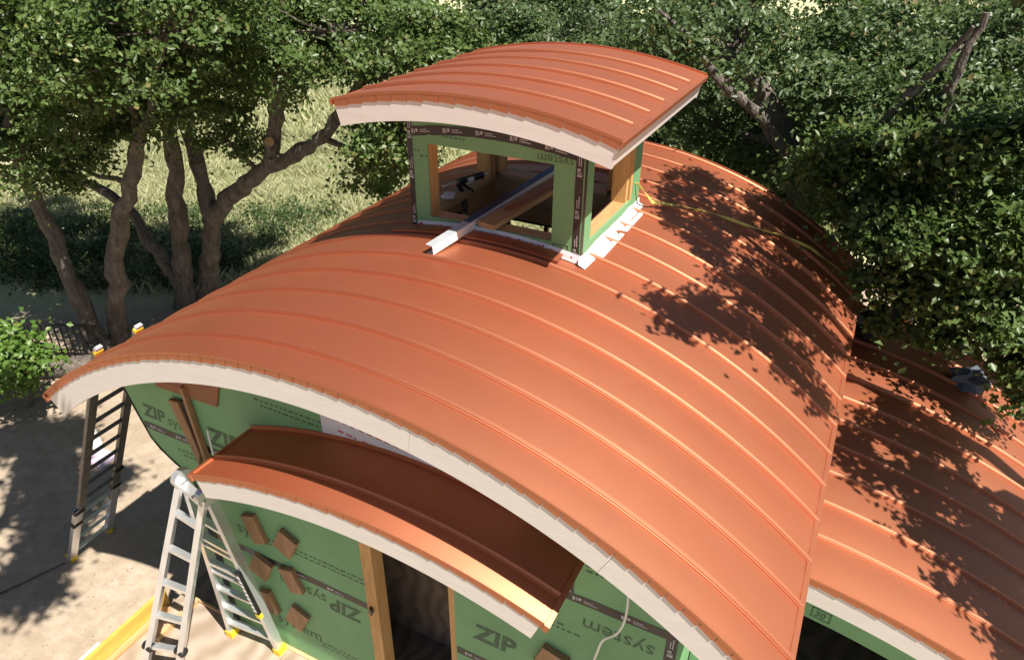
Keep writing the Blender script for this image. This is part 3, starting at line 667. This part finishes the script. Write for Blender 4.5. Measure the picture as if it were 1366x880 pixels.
# ------------------------------------------------------------------ small things in the yard
j = empty('plastic_jug', (-16.7, 5.2, GZ), 'milky plastic jug lying on the dirt by the leaning ladder', 'jug')
MB().tube([(-16.3, 5.0, GZ+.26), (-16.7, 5.2, GZ+.26), (-17.05, 5.38, GZ+.27), (-17.25, 5.48, GZ+.28)], [.24, .26, .22, .09], 12).build('jug_body', JUG, j)
MB().tube([(-17.25, 5.48, GZ+.28), (-17.4, 5.55, GZ+.29)], .09, 10).build('cap', BLUE, j)
b = MB().box(-16.2, -15.2, 4.3, 5.1, GZ+.003, GZ+.08).build('foam_sheet', LAV, origin=(-15.7, 4.7, GZ)); tag(b, 'lavender foam sheet lying flat on the dirt', 'foam sheet')
b = MB().tube([(-12.4, .9, GZ+.03), (-12.9, -.4, GZ+.04), (-13.6, -2.0, GZ+.03)], .035, 6).build('stick', BARK, origin=(-12.9, -.4, GZ)); tag(b, 'thin straight stick on the dirt near the ladder feet', 'stick')
for path, lab in (([(-4.55, YW-.1, -3.6), (-4.35, YW-.25, -4.3), (-4.15, YW-.3, -4.75), (-4.35, YW-.2, -4.85), (-4.5, YW-.25, -4.6), (-4.6, YW-.2, -5.1)], 'white cable loop hanging above the canopy end'),
                  ([(5.15, YW-.15, -3.1), (5.2, YW-.25, -3.9), (5.1, YW-.28, -4.4), (4.85, YW-.25, -4.8), (4.75, YW-.2, -5.3), (4.6, YW-.1, -6.2)], 'white cable hanging down the green wall under the eave')):
    pts = [Vector(p) for p in path]; f = []
    for i in range(len(pts)-1):
        p0, p1, p2, p3 = pts[max(i-1, 0)], pts[i], pts[i+1], pts[min(i+2, len(pts)-1)]
        for k in range(5):
            t = k/5; f.append(.5*((2*p1)+(p2-p0)*t+(2*p0-5*p1+4*p2-p3)*t*t+(3*p1-p0-3*p2+p3)*t**3))
    f.append(pts[-1]); b = MB().tube(f, .022, 6).build('cable', PALEW, origin=path[0]); tag(b, lab, 'cable')
# iron fence
fe = empty('iron_fence', (-24, 8.4, GZ), 'low black iron picket fence behind the leaning trunks', 'fence')
fa, fb = Vector((-31, 5.2, GZ)), Vector((-21.2, 9.35, GZ))
for z in (.25, 1.75): MB().bar(fa+Vector((0, 0, z)), fb+Vector((0, 0, z)), .09, .10).build('rail', IRON, fe)
m = 36
for i in range(m+1):
    p = fa.lerp(fb, i/m); w = .10 if i % 9 == 0 else .05
    MB().box(p.x-w/2, p.x+w/2, p.y-w/2, p.y+w/2, GZ, GZ+(1.95 if i % 9 == 0 else 1.74)).build('post' if i % 9 == 0 else 'picket', IRON, fe)
# log
lg = empty('fallen_log', (-21.5, 8, GZ), 'thick grey fallen log lying in front of the iron fence', 'log')
MB().tube([(-24.2, 6.0, GZ+.30), (-22.5, 7.2, GZ+.36), (-20.8, 8.6, GZ+.40), (-19.0, 9.9, GZ+.40)], [.34, .40, .43, .42], 12).build('bark', BARK, lg, smooth=True)
# crumpled black lump filling the gap between main roof and wing
crumple('black_lump', (8.35, 13.2, -4.02), .62, BLK, 'crumpled black lump on the wing roof against the main eave', 'tarp', 9, 1.1)
crumple('grey_tarp', (10.9, 12.9, -4.66), .5, simple('faded_grey_tarp', (.16, .18, .22), .6), 'grey blue tarp heap under the hanging oak branch', 'tarp', 12, .6)
# pile of pale scrap
pl = empty('scrap_pile', (-49.5, 47.5, GZ), 'pale pile of scrap sheets and sticks in the field', 'scrap pile')
rr = random.Random(2)
for i in range(70):
    c_ = Vector((-49.5+rr.gauss(0, 1.6), 47.5+rr.gauss(0, 1.1), GZ+.3+abs(rr.gauss(0, .8)))); d_ = Vector((rr.uniform(-1, 1), rr.uniform(-1, 1), rr.uniform(-.5, .6))).normalized()*rr.uniform(.6, 1.6)
    MB().bar(c_-d_, c_+d_, rr.uniform(.15, .6), .05).build('scrap_piece', rr.choice((GALV, PALEW, JUG)), pl)
# ------------------------------------------------------------------ vegetation
def leaf_mesh(name, C, N, L, W, m, parent=None, origin=None):
    """C centres (u), N rough normals; each leaf a folded diamond of two triangles"""
    k = len(C); N = N/np.linalg.norm(N, axis=1, keepdims=True)
    a = rng.normal(size=(k, 3)); a -= N*(a*N).sum(1, keepdims=True); a /= np.linalg.norm(a, axis=1, keepdims=True); b = np.cross(N, a)
    L = L*rng.uniform(.65, 1.3, (k, 1)); W = W*rng.uniform(.7, 1.3, (k, 1)); fold = rng.uniform(.05, .35, (k, 1))
    V = np.empty((k, 4, 3)); V[:, 0] = C-a*L*.5; V[:, 1] = C+b*W*.5+N*W*fold+a*L*.05; V[:, 2] = C+a*L*.5-N*L*.12; V[:, 3] = C-b*W*.5+N*W*fold+a*L*.05
    V = V.reshape(-1, 3); V = np.stack([V[:, 0]*S, V[:, 1]*S, (V[:, 2]-GZ)*S], -1)
    o_ = wloc(parent) if parent else M3(origin or (0, 0, GZ)); V -= np.array(o_)
    me = bpy.data.meshes.new(name); me.vertices.add(4*k); me.vertices.foreach_set('co', V.astype('f4').ravel())
    idx = (np.arange(k)[:, None]*4+np.array([0, 1, 2, 0, 2, 3])).ravel().astype('i4')
    me.loops.add(6*k); me.loops.foreach_set('vertex_index', idx); me.polygons.add(2*k)
    me.polygons.foreach_set('loop_start', np.arange(0, 6*k, 3, dtype='i4')); me.materials.append(m); me.update(calc_edges=True)
    ob = bpy.data.objects.new(name, me); COL.objects.link(ob)
    if parent: ob.parent = parent
    else: ob.location = o_
    return ob
def crown_points(lobes, n, per=26, spread=.36):
    """leaf clusters through the lobes, denser at the shell; returns centres, normals and cluster centres"""
    lob = np.array([(l[0], l[1], l[2], l[3], l[4] if len(l) > 4 else l[3]*.75) for l in lobes], float)
    w = lob[:, 3]**2*(lob[:, 4]); w = w**.8; w /= w.sum(); nc = max(3, n//per)
    li = rng.choice(len(lob), nc, p=w); d = rng.normal(size=(nc, 3)); d[:, 2] += .25; d /= np.linalg.norm(d, axis=1, keepdims=True)
    r = rng.uniform(.22, 1, nc)**.5; wob = 1+.22*np.sin(d[:, 0]*5+li)*np.cos(d[:, 1]*6+li*2)
    rad = np.stack([lob[li, 3], lob[li, 3], lob[li, 4]], -1)
    CC = lob[li, :3]+d*rad*(r*wob)[:, None]
    k = per; off = rng.normal(size=(nc, k, 3))*spread*rng.uniform(.6, 1.3, (nc, 1, 1))*np.array([1, 1, .50])
    C = (CC[:, None]+off).reshape(-1, 3)
    loose = rng.uniform(size=(nc, k, 1)) < .12; C = (CC[:, None]+off*np.where(loose, 2.1, 1)).reshape(-1, 3)
    N = (rng.normal(size=(nc, k, 3))*.62+np.array([.2, -.12, .7])+d[:, None]*.45+rng.normal(size=(nc, 1, 3))*.25).reshape(-1, 3)
    return C, N, CC, li, lob
def wander(a, b, k, j, rr):
    a, b = Vector(a), Vector(b); L = (b-a).length
    return [a.lerp(b, i/k)+(Vector((rr.uniform(-1, 1), rr.uniform(-1, 1), rr.uniform(-.6, .6)))*L*j if 0 < i < k else Vector((0, 0, 0))) for i in range(k+1)]
def tree(name, label, base, stems, lobes, n, leaf=(.215, .14), m=LEAF, group=None, seed=1, per=130, spread=.38, twigs=110, cat='tree', stubs=()):
    """stems: list of (path, r0, r1); lobes: (x,y,z,r[,rz])"""
    rr = random.Random(seed); t = empty(name, base, label, cat, group)
    mb = MB(); tips = []
    for path, r0_, r1_ in stems:
        f = []
        for i in range(len(path)-1):
            seg = wander(path[i], path[i+1], 5, .04, rr); f += seg[:-1]
        f.append(Vector(path[-1])); k = len(f)
        rad = [(r0_+(r1_-r0_)*(i/(k-1)))*(1+rr.uniform(-.15, .15)) for i in range(k)]
        if abs(path[0][2]-GZ) < .6: rad[0] *= 1.45; rad[1] *= 1.12
        mb.tube(f, rad, 11); tips += f
    C, N, CC, li, lob = crown_points(lobes, n, per, spread)
    for l in lob:
        c_ = Vector(l[:3]); near = min(tips, key=lambda p: (p-c_).length+.6*max(0, p.z-c_.z)); r1_ = .05+.02*l[3]
        f = wander(near, c_, 4, .07, rr); mb.tube(f, [r1_*(1.7-.28*i) for i in range(5)], 6)
    sel = rng.choice(len(CC), min(twigs, len(CC)), replace=False)
    for i in sel:
        f = wander(lob[li[i], :3], CC[i], 3, .10, rr); mb.tube(f, [.055, .04, .028, .012], 4)
    mb.build('trunk', BARK, t, smooth=True)
    for p, d_, r_ in stubs:
        p = Vector(p); d_ = Vector(d_).normalized(); MB().tube([p, p+d_*.02], r_, 12).build('cut_face', CUT, t)
    leaf_mesh('crown', C, N, leaf[0], leaf[1], m, t); return t
g1 = 'oaks behind the iron fence'
tree('oak_tree', 'leaning oak with a pale bent trunk rising behind the iron fence', (-22.5, 9.75, GZ),
     [([(-22.4, 9.75, GZ), (-22.6, 9.75, -8.5), (-23.0, 9.75, -5.5), (-23.4, 9.75, -2.6)], .42, .22)],
     [(-23.5, 10, 1.2, 4.2, 3.2), (-28, 11, .2, 4, 3), (-20.5, 8.5, 2.5, 3.6, 2.6), (-25.5, 9, -1.6, 2.2, 1.5), (-27.5, 9.6, -3.6, 1.6, 1.0), (-22, 8.6, -2.2, 1.8, 1.1)], 36000, group=g1, seed=1)
tree('oak_tree', 'straight pale oak crossed by a slanting limb behind the metal roof', (-22, 10.6, GZ),
     [([(-22.1, 10.63, GZ), (-21.6, 10.6, -9.6), (-20.2, 10.6, -6.2), (-18.3, 10.6, -3.2), (-17.0, 10.6, -1.2)], .44, .26)],
     [(-17, 10.6, 1.6, 4.0, 3.0), (-13.5, 10, 2.8, 3.4, 2.4), (-19.5, 11.5, .2, 2.6, 1.8), (-20.4, 10, -2.6, 1.4, .9)], 34000, group=g1, seed=2)
tree('oak_tree', 'dark upright oak with one limb reaching far out low', (-22, 14.5, GZ),
     [([(-22.0, 14.5, GZ), (-21.6, 14.5, -9), (-20.9, 14.5, -6), (-20.3, 14.5, -3), (-20, 14.5, -.5)], .44, .30),
      ([(-21.9, 14.4, -10.2), (-22.6, 14.3, -9.0), (-23.9, 14.4, -7.0), (-25.8, 14.5, -6.1), (-28, 14.5, -5.6)], .36, .20)],
     [(-20, 15, 1.5, 4.2, 3), (-29.5, 14.8, -3.2, 3.4, 2.2), (-24, 15.5, -.8, 3.2, 2.2), (-33, 16, -1, 3.5, 2.6)], 38000, group=g1, seed=3)
tree('oak_tree', 'forked oak with a sawn limb stub beside the cupola roof', (-21.8, 15.5, GZ),
     [([(-21.6, 15.5, GZ), (-20.9, 15.5, -9.5), (-20.3, 15.5, -7.6), (-19.8, 15.5, -6.4)], .52, .40),
      ([(-19.9, 15.5, -6.6), (-20.1, 15.5, -4.6), (-20.4, 15.6, -1.6)], .40, .26),
      ([(-19.9, 15.5, -6.6), (-18.4, 15.5, -5.3), (-16.4, 15.5, -3.9), (-14.2, 15.5, -2.8), (-12.3, 15.5, -1.6), (-10.4, 15.6, .6)], .42, .20),
      ([(-15.6, 15.5, -3.5), (-15.3, 15.4, -2.4), (-14.4, 15.3, -.6), (-13.8, 15.3, 1)], .36, .26)],
     [(-11.5, 15.5, 2.2, 3.6, 2.4), (-15.5, 16, 1.9, 3.8, 2.5), (-8.6, 14.4, -1.7, 1.6, 1.1), (-10.6, 17.5, -3.4, 2.0, 1.2), (-19, 17, -.4, 3.0, 2.0), (-17.6, 15.2, -2.6, 1.5, .9), (-7.4, 15.5, 1.4, 2.4, 1.8)], 42000, group=g1, seed=4,
     stubs=[((-15.05, 15.02, -2.25), (.35, -.75, .5), .20)])
b = tree('young_shrub', 'bright green leafy young tree at the edge of the dirt yard', (-21.2, 5.6, GZ),
     [([(-21.2, 5.6, GZ), (-20.6, 5.5, -10), (-19.8, 5.2, -8.6)], .12, .05)], [(-19.6, 5.0, -8.6, 1.1, .9), (-20.6, 5.3, -9.3, 1.0, .8), (-21.4, 4.9, -9.4, 1.1, .8), (-21, 5.6, -8.4, .9, .7)], 2600, (.26, .20), LEAFY, seed=5, twigs=12, per=14, spread=.30)
# oaks to the left of the yard, outside the view: they stand in the sheen of the roof's left slope
for i, (x, y) in enumerate(((-33, 1), (-29, -9), (-36, -5), (-24, -18))):
    tree('oak_tree', 'broad oak beside the dirt yard, left of the leaning ladder', (x, y, GZ), [([(x, y, GZ), (x+.4, y, -6), (x, y+.5, 0)], .6, .3)],
         [(x+rng.uniform(-3, 3), y+rng.uniform(-3, 3), rng.uniform(-2.5, 5), rng.uniform(2.4, 3.6), 2.4) for _ in range(7)], 9000, (.40, .28), group='oaks left of the yard', seed=60+i, per=40, spread=.6, twigs=20)
# oaks behind and to the right of the house
g2 = 'oaks behind the house'
tree('oak_tree', 'oak with a dark trunk rising right behind the main metal roof', (5.3, 18.5, GZ),
     [([(4.9, 18.5, GZ), (5.1, 18.5, -7), (5.6, 18.3, -3.6), (5.0, 18.4, -1), (3.4, 18.6, 1.2), (1.6, 18.8, 2.4)], .62, .22), ([(5.5, 18.3, -3.4), (6.2, 18.2, -1), (6.5, 18.6, .8)], .40, .18), ([(5.0, 18.2, -1), (3.9, 17, .6), (2.6, 16.2, 1.7), (1.5, 16, 2.9), (.4, 16.2, 3.6)], .22, .05), ([(6.2, 18.2, -1), (7.0, 16.4, .6), (7.3, 15.6, 1.4), (8.1, 15.2, 2.8), (8.6, 15, 3.9)], .20, .05)],
     [(2.4, 19.5, 2.4, 2.6, 1.6), (5.4, 18.2, 1.0, 2.2, 1.6), (3.6, 20, -2.2, 3.0, 2.0), (-.6, 21, 1.8, 2.6, 1.8), (6.6, 16.6, -.8, 1.9, 1.5), (1.4, 22, -1, 2.6, 1.8), (1.3, 16.1, 2.8, .8, .6), (2.9, 16.0, 1.9, .7, .4), (7.6, 15.4, 2.2, .8, .6), (.5, 16.4, 3.4, .8, .6)], 30000, m=LEAFR, group=g2, seed=6, per=150, spread=.40)
tree('oak_tree', 'massive oak with a dark vertical trunk behind the wing roof', (9.6, 21, GZ),
     [([(9.9, 21, GZ), (9.7, 21, -5), (9.3, 20.5, -1), (9.0, 20.6, 1.2), (8.8, 21, 2.6)], .62, .20), ([(9.4, 20.6, -1.2), (7.9, 20.2, .6), (7.0, 20.4, 1.8)], .30, .14), ([(9.5, 20.8, -1.6), (11.4, 20, .2), (12.6, 20, 1.4)], .34, .18), ([(9.6, 20.8, -3.5), (9.1, 17.6, -1.6), (8.7, 15.8, .3), (8.5, 15.3, 2.4), (8.8, 15.2, 4.2)], .28, .08)],
     [(8.2, 19.4, 1.2, 2.2, 1.6), (11.2, 18.6, -.4, 2.6, 1.9), (9.0, 17.6, -1.8, 2.2, 1.6), (13, 20.5, 1.4, 2.4, 1.6), (6.4, 21, 2.4, 2.4, 1.5), (12.6, 17.6, -2.8, 2.2, 1.6), (10.2, 23, 2.2, 2.6, 1.6), (8.4, 15.3, 2.2, .8, .5), (9.4, 15.6, 1.0, .8, .6), (8.2, 15.0, .2, .6, .4)], 32000, m=LEAFR, group=g2, seed=7, per=150, spread=.40)
tree('oak_tree', 'spreading oak with grey limbs hanging over the wing roof', (16.5, 13.5, GZ),
     [([(16.5, 13.5, GZ), (16.2, 13.4, -6), (15.4, 13.6, -2.4), (14.2, 14.2, .4), (12.8, 14.4, 1.6)], .62, .16), ([(15.3, 13.2, -2.4), (13.4, 13.4, -2.2), (11.4, 13.6, -1.8), (9.6, 13.2, -1.9), (8.6, 12.7, -2.6)], .36, .07)],
     [(7.0, 13.4, -.2, .8, .6), (7.6, 12.8, -.9, .7, .5), (6.5, 14.2, .5, .9, .7), (7.9, 12.4, -2.0, .5, .4), (8.6, 12.6, -.6, 1.0, .8), (9.6, 12.2, -.8, 1.1, .9), (10.6, 12.2, -.2, 1.2, .9), (8.3, 12.6, -1.9, .7, .6), (8.7, 12.1, -3.0, .55, .4), (9.8, 12.1, -2.9, .6, .45), (10.6, 12, -2.0, .9, .7), (9.6, 12.2, -2.0, .8, .6), (11.6, 11.6, -2.6, .9, .7), (11.7, 11.2, -3.7, .5, .4),
      (7.6, 13.7, .7, 1.0, .8), (9.2, 13.6, 1.3, 1.2, .9), (6.6, 15.6, 0, 1.1, .9), (10.8, 13.6, 1.8, 1.1, .9), (7.4, 15, -.2, 1.2, 1), (11.8, 12.4, .2, 1.0, .8), (13, 14.8, -1.6, 1.6, 1.2)], 56000, (.20, .135), m=LEAF, group=g2, seed=8, per=100, spread=.28, twigs=150)
# upper crown of that oak: it stands above the drone's view and throws the dappled shade on the roofs
sh = []
Lx, Ly = .565, -.20
def above(x, y, z, top): t = top-z; return (x+Lx*t, y+Ly*t, top)
for x, y, z, r in ((4.3, 6.1, -.8, .75), (4.9, 6.9, -1.05, .8), (5.7, 7.3, -1.45, .8), (6.5, 7.4, -1.95, .85), (7.2, 6.9, -2.4, .6), (5.3, 8.9, -1.25, .9), (6.4, 9.4, -1.8, 1.0), (4.2, 9.6, -.8, .8), (3.1, 10.2, -.4, .7),
                   (2.8, 11.7, -.35, .9), (4.4, 11.8, -.85, 1.0), (5.8, 12.2, -1.5, 1.0), (4.8, 13.6, -1.0, .9), (6.6, 11.0, -1.9, 1.0), (7.2, 9.2, -2.4, .8), (6.9, 13.6, -2.1, .9), (3.2, 13.4, -.5, .8), (5.6, 10.4, -1.4, .9), (3.9, 10.8, -.7, .7), (5.2, 12.9, -1.2, .8), (2.6, 12.8, -.3, .7), (6.0, 8.4, -1.6, .7)):
    sh.append((*above(x, y, z, z+7.2+.5*math.sin(x*3+y)), r*.95, r*.6))
for x, y, z, r in ((8.3, 7.7, -4.0, .75), (8.7, 9.0, -4.05, .7), (9.6, 7.3, -4.25, .8), (9.6, 8.8, -4.3, 1.0), (10.6, 7.9, -4.55, .95), (11.8, 5.9, -5.05, .7), (10.9, 6.9, -4.65, .7), (8.6, 6.9, -4.05, .5), (12.2, 5.2, -5.2, .7), (9.2, 10, -4.2, .8), (10.2, 9.6, -4.4, .8), (9.9, 6.2, -4.3, .75), (10.6, 6.0, -4.55, .8), (10.4, 5.0, -4.5, .5), (11.4, 6.6, -4.9, 1.0), (11.4, 5.2, -4.9, .75),
                   (11.2, 4.2, -4.8, .5), (11.9, 4.5, -5.1, .8), (12.2, 7.6, -5.2, 1.0)):
    sh.append((*above(x, y, z, z+6.3+.5*math.sin(x*3+y*2)), r*.92, r*.6))
tree('oak_tree', 'high oak crown reaching over the roofs and shading them', (19.5, 9.5, GZ),
     [([(19.5, 9.5, GZ), (19.2, 9.4, -4), (18.0, 8.6, 0), (15.8, 7.4, 2.2), (13.8, 6.4, 2.6)], .60, .14), ([(18.0, 8.6, 0), (15.4, 8.4, 4.2), (12.2, 8.8, 6.6), (9.2, 9.6, 7.4)], .30, .08), ([(15.8, 7.4, 2.2), (15.4, 4.8, 2.0), (15.2, 3.4, 1.8)], .20, .08)],
     sh, 23500, (.21, .14), m=LEAFR, group=g2, seed=9, per=15, spread=.15, twigs=350)
# oak in front of the house, outside the view to the left of the drone: shades the dirt yard
fs = []
for x, y, r in ((-15.6, 4.2, .8), (-17.4, 3.4, 1.1), (-16.2, 2.6, 1.1), (-15.2, 2.9, .8), (-14.6, 1.5, 1.0), (-13.8, 1.0, .7), (-14.0, .1, .9), (-13.0, -.3, .8), (-19.2, 5.2, 1.0), (-18.4, 3.8, 1.0), (-20.5, 4.4, 1.2)):
    x += 1.0; y -= .2
    fs.append((*above(x, y, GZ, 7.0+.5*math.sin(x*2)), r*.95, r*.6))
tree('oak_tree', 'front yard oak whose high limb shades the dirt yard', (-9, -15, GZ),
     [([(-9, -15, GZ), (-8.6, -14, -4), (-7.8, -12, 2), (-6.6, -9, 6.0), (-4.2, -5.2, 7.6), (-5.2, -2.4, 7.8), (-8, .4, 7.8)], .70, .12)], fs, 17000, (.24, .17), m=LEAF, group=g2, seed=10, per=22, spread=.24, twigs=150)
# trees across the field
g3 = 'trees across the field'
rr = random.Random(11)
kinds = ['pale bushy tree beyond the field behind the cupola', 'dense oak standing beyond the field']
spots = [(-27, 62, 6, 0), (-20, 54, 5.5, 1), (-13, 50, 6, 0), (-8, 46, 5.5, 1), (-3, 42, 5.5, 0), (2, 40, 5.5, 1), (8, 42, 6, 0), (14, 42, 6.5, 1), (21, 44, 7, 0), (-20, 62, 7, 1), (-8, 66, 7, 0), (4, 66, 7, 1), (16, 66, 8, 0), (-36, 84, 6.5, 1), (-84, 42, 7, 1), (-80, 66, 8, 0), (-56, 82, 8, 1), (-40, 92, 9, 0), (-14, 100, 10, 1), (10, 106, 10, 0), (-100, 60, 9, 1), (-96, 90, 10, 0), (30, 70, 9, 1)]
for i, (x, y, r, k) in enumerate(spots):
    lobes = [(x+rr.uniform(-.5, .5)*r, y+rr.uniform(-.4, .4)*r, GZ+rr.uniform(.5, 1.5)*r, r*rr.uniform(.4, .62), r*rr.uniform(.32, .5)) for _ in range(9)]
    far = y > 56; lab = kinds[k]+(', far row' if far else '')
    tree('far_tree' if far else 'field_tree', lab, (x, y, GZ), [([(x, y, GZ), (x+.1*r, y, GZ+.5*r), (x, y+.1*r, GZ+1.1*r)], .07*r, .03*r)], lobes, 15000 if not far else 9000, (.34, .24) if not far else (.55, .4), m=(LEAFB, LEAFR)[k], group=g3+(' in the far row' if far else '')+(' of the pale kind' if k == 0 else ' of the dark kind'), seed=20+i, per=110, spread=.58 if not far else 1.0, twigs=25)
# weeds in the shade behind the fence and grass in the field
def gz(x, y):
    a = np.clip((np.hypot(x+2, y-6)-26)/40, 0, 1); return GZ+a*(.35*np.sin(x*.13+1)+.3*np.sin(y*.17)+.15*np.sin(x*.31+y*.27))
k = 900; cx_ = rng.uniform(-44, -22, k); cy_ = rng.uniform(12, 30, k); keep = (-.55*cx_+.83*cy_ > 26.5) & (-.55*cx_+.83*cy_ < 36); cx_, cy_ = cx_[keep], cy_[keep]
per = 55; h = rng.uniform(.3, 1.5, (len(cx_), 1))
px = (cx_[:, None]+rng.normal(size=(len(cx_), per))*.45).ravel(); py = (cy_[:, None]+rng.normal(size=(len(cx_), per))*.45).ravel(); pz = gz(px, py)+(rng.uniform(0, 1, (len(cx_), per))*h).ravel()
w = leaf_mesh('weeds', np.stack([px, py, pz], -1), rng.normal(size=(len(px), 3))*.8+np.array([0, 0, .8]), .26, .13, WEED, origin=(-30, 20, GZ)); tag(w, 'low leafy weeds in the shade behind the oaks', 'weeds', kind='stuff')
def blades(name, n, x0, x1, y0, y1, hgt, wid, lab):
    x = rng.uniform(x0, x1, n); y = rng.uniform(y0, y1, n); keep = -.55*x+.83*y > 27.5+rng.normal(size=n)*1.2; x, y = x[keep], y[keep]; n = len(x)
    f = .5+.5*np.sin(x*.7+np.sin(y*.9)*2)*np.sin(y*.6+1); h = hgt*(rng.uniform(.5, 1.3, n)*(.6+.6*f))
    z = gz(x, y); a = rng.uniform(0, 2*np.pi, n); lx, ly = np.cos(a), np.sin(a); le = rng.uniform(.2, .9, n)*h
    V = np.empty((n, 4, 3)); b = rng.uniform(0, 2*np.pi, n); wx, wy = np.cos(b)*wid, np.sin(b)*wid
    V[:, 0] = np.stack([x-wx, y-wy, z], -1); V[:, 1] = np.stack([x+wx, y+wy, z], -1); V[:, 2] = np.stack([x+lx*le*.5+wx*.7, y+ly*le*.5+wy*.7, z+h*.65], -1); V[:, 3] = np.stack([x+lx*le, y+ly*le, z+h], -1)
    V = V.reshape(-1, 3); V = np.stack([V[:, 0]*S, V[:, 1]*S, (V[:, 2]-GZ)*S], -1); o_ = M3((x0, y0, GZ)); V -= np.array(o_)
    me = bpy.data.meshes.new(name); me.vertices.add(4*n); me.vertices.foreach_set('co', V.astype('f4').ravel())
    me.loops.add(6*n); me.loops.foreach_set('vertex_index', (np.arange(n)[:, None]*4+np.array([0, 1, 2, 0, 2, 3])).ravel().astype('i4'))
    me.polygons.add(2*n); me.polygons.foreach_set('loop_start', np.arange(0, 6*n, 3, dtype='i4')); me.materials.append(GRASS); me.update(calc_edges=True)
    o = bpy.data.objects.new(name, me); COL.objects.link(o); o.location = o_; tag(o, lab, 'grass', kind='stuff')
blades('near_grass', 170000, -50, -8, 14, 40, .75, .045, 'tall dry grass in the field beside the oaks')
blades('far_grass', 90000, -80, 10, 38, 72, .95, .09, 'pale dry grass across the far field')
# leaf litter on the yard
n = 1500; x = rng.uniform(-34, -8.5, n); y = rng.uniform(-4, 14, n); keep = (x < -8.6)
lt = leaf_mesh('leaf_litter', np.stack([x, y, np.full(n, GZ+.02)], -1), rng.normal(size=(n, 3))*.2+np.array([0, 0, 1]), .09, .05, simple('dry_leaf', (.36, .27, .17), .8, bs=0), origin=(-20, 4, GZ)); tag(lt, 'small dry leaves scattered over the dirt yard', 'leaf litter', kind='stuff')
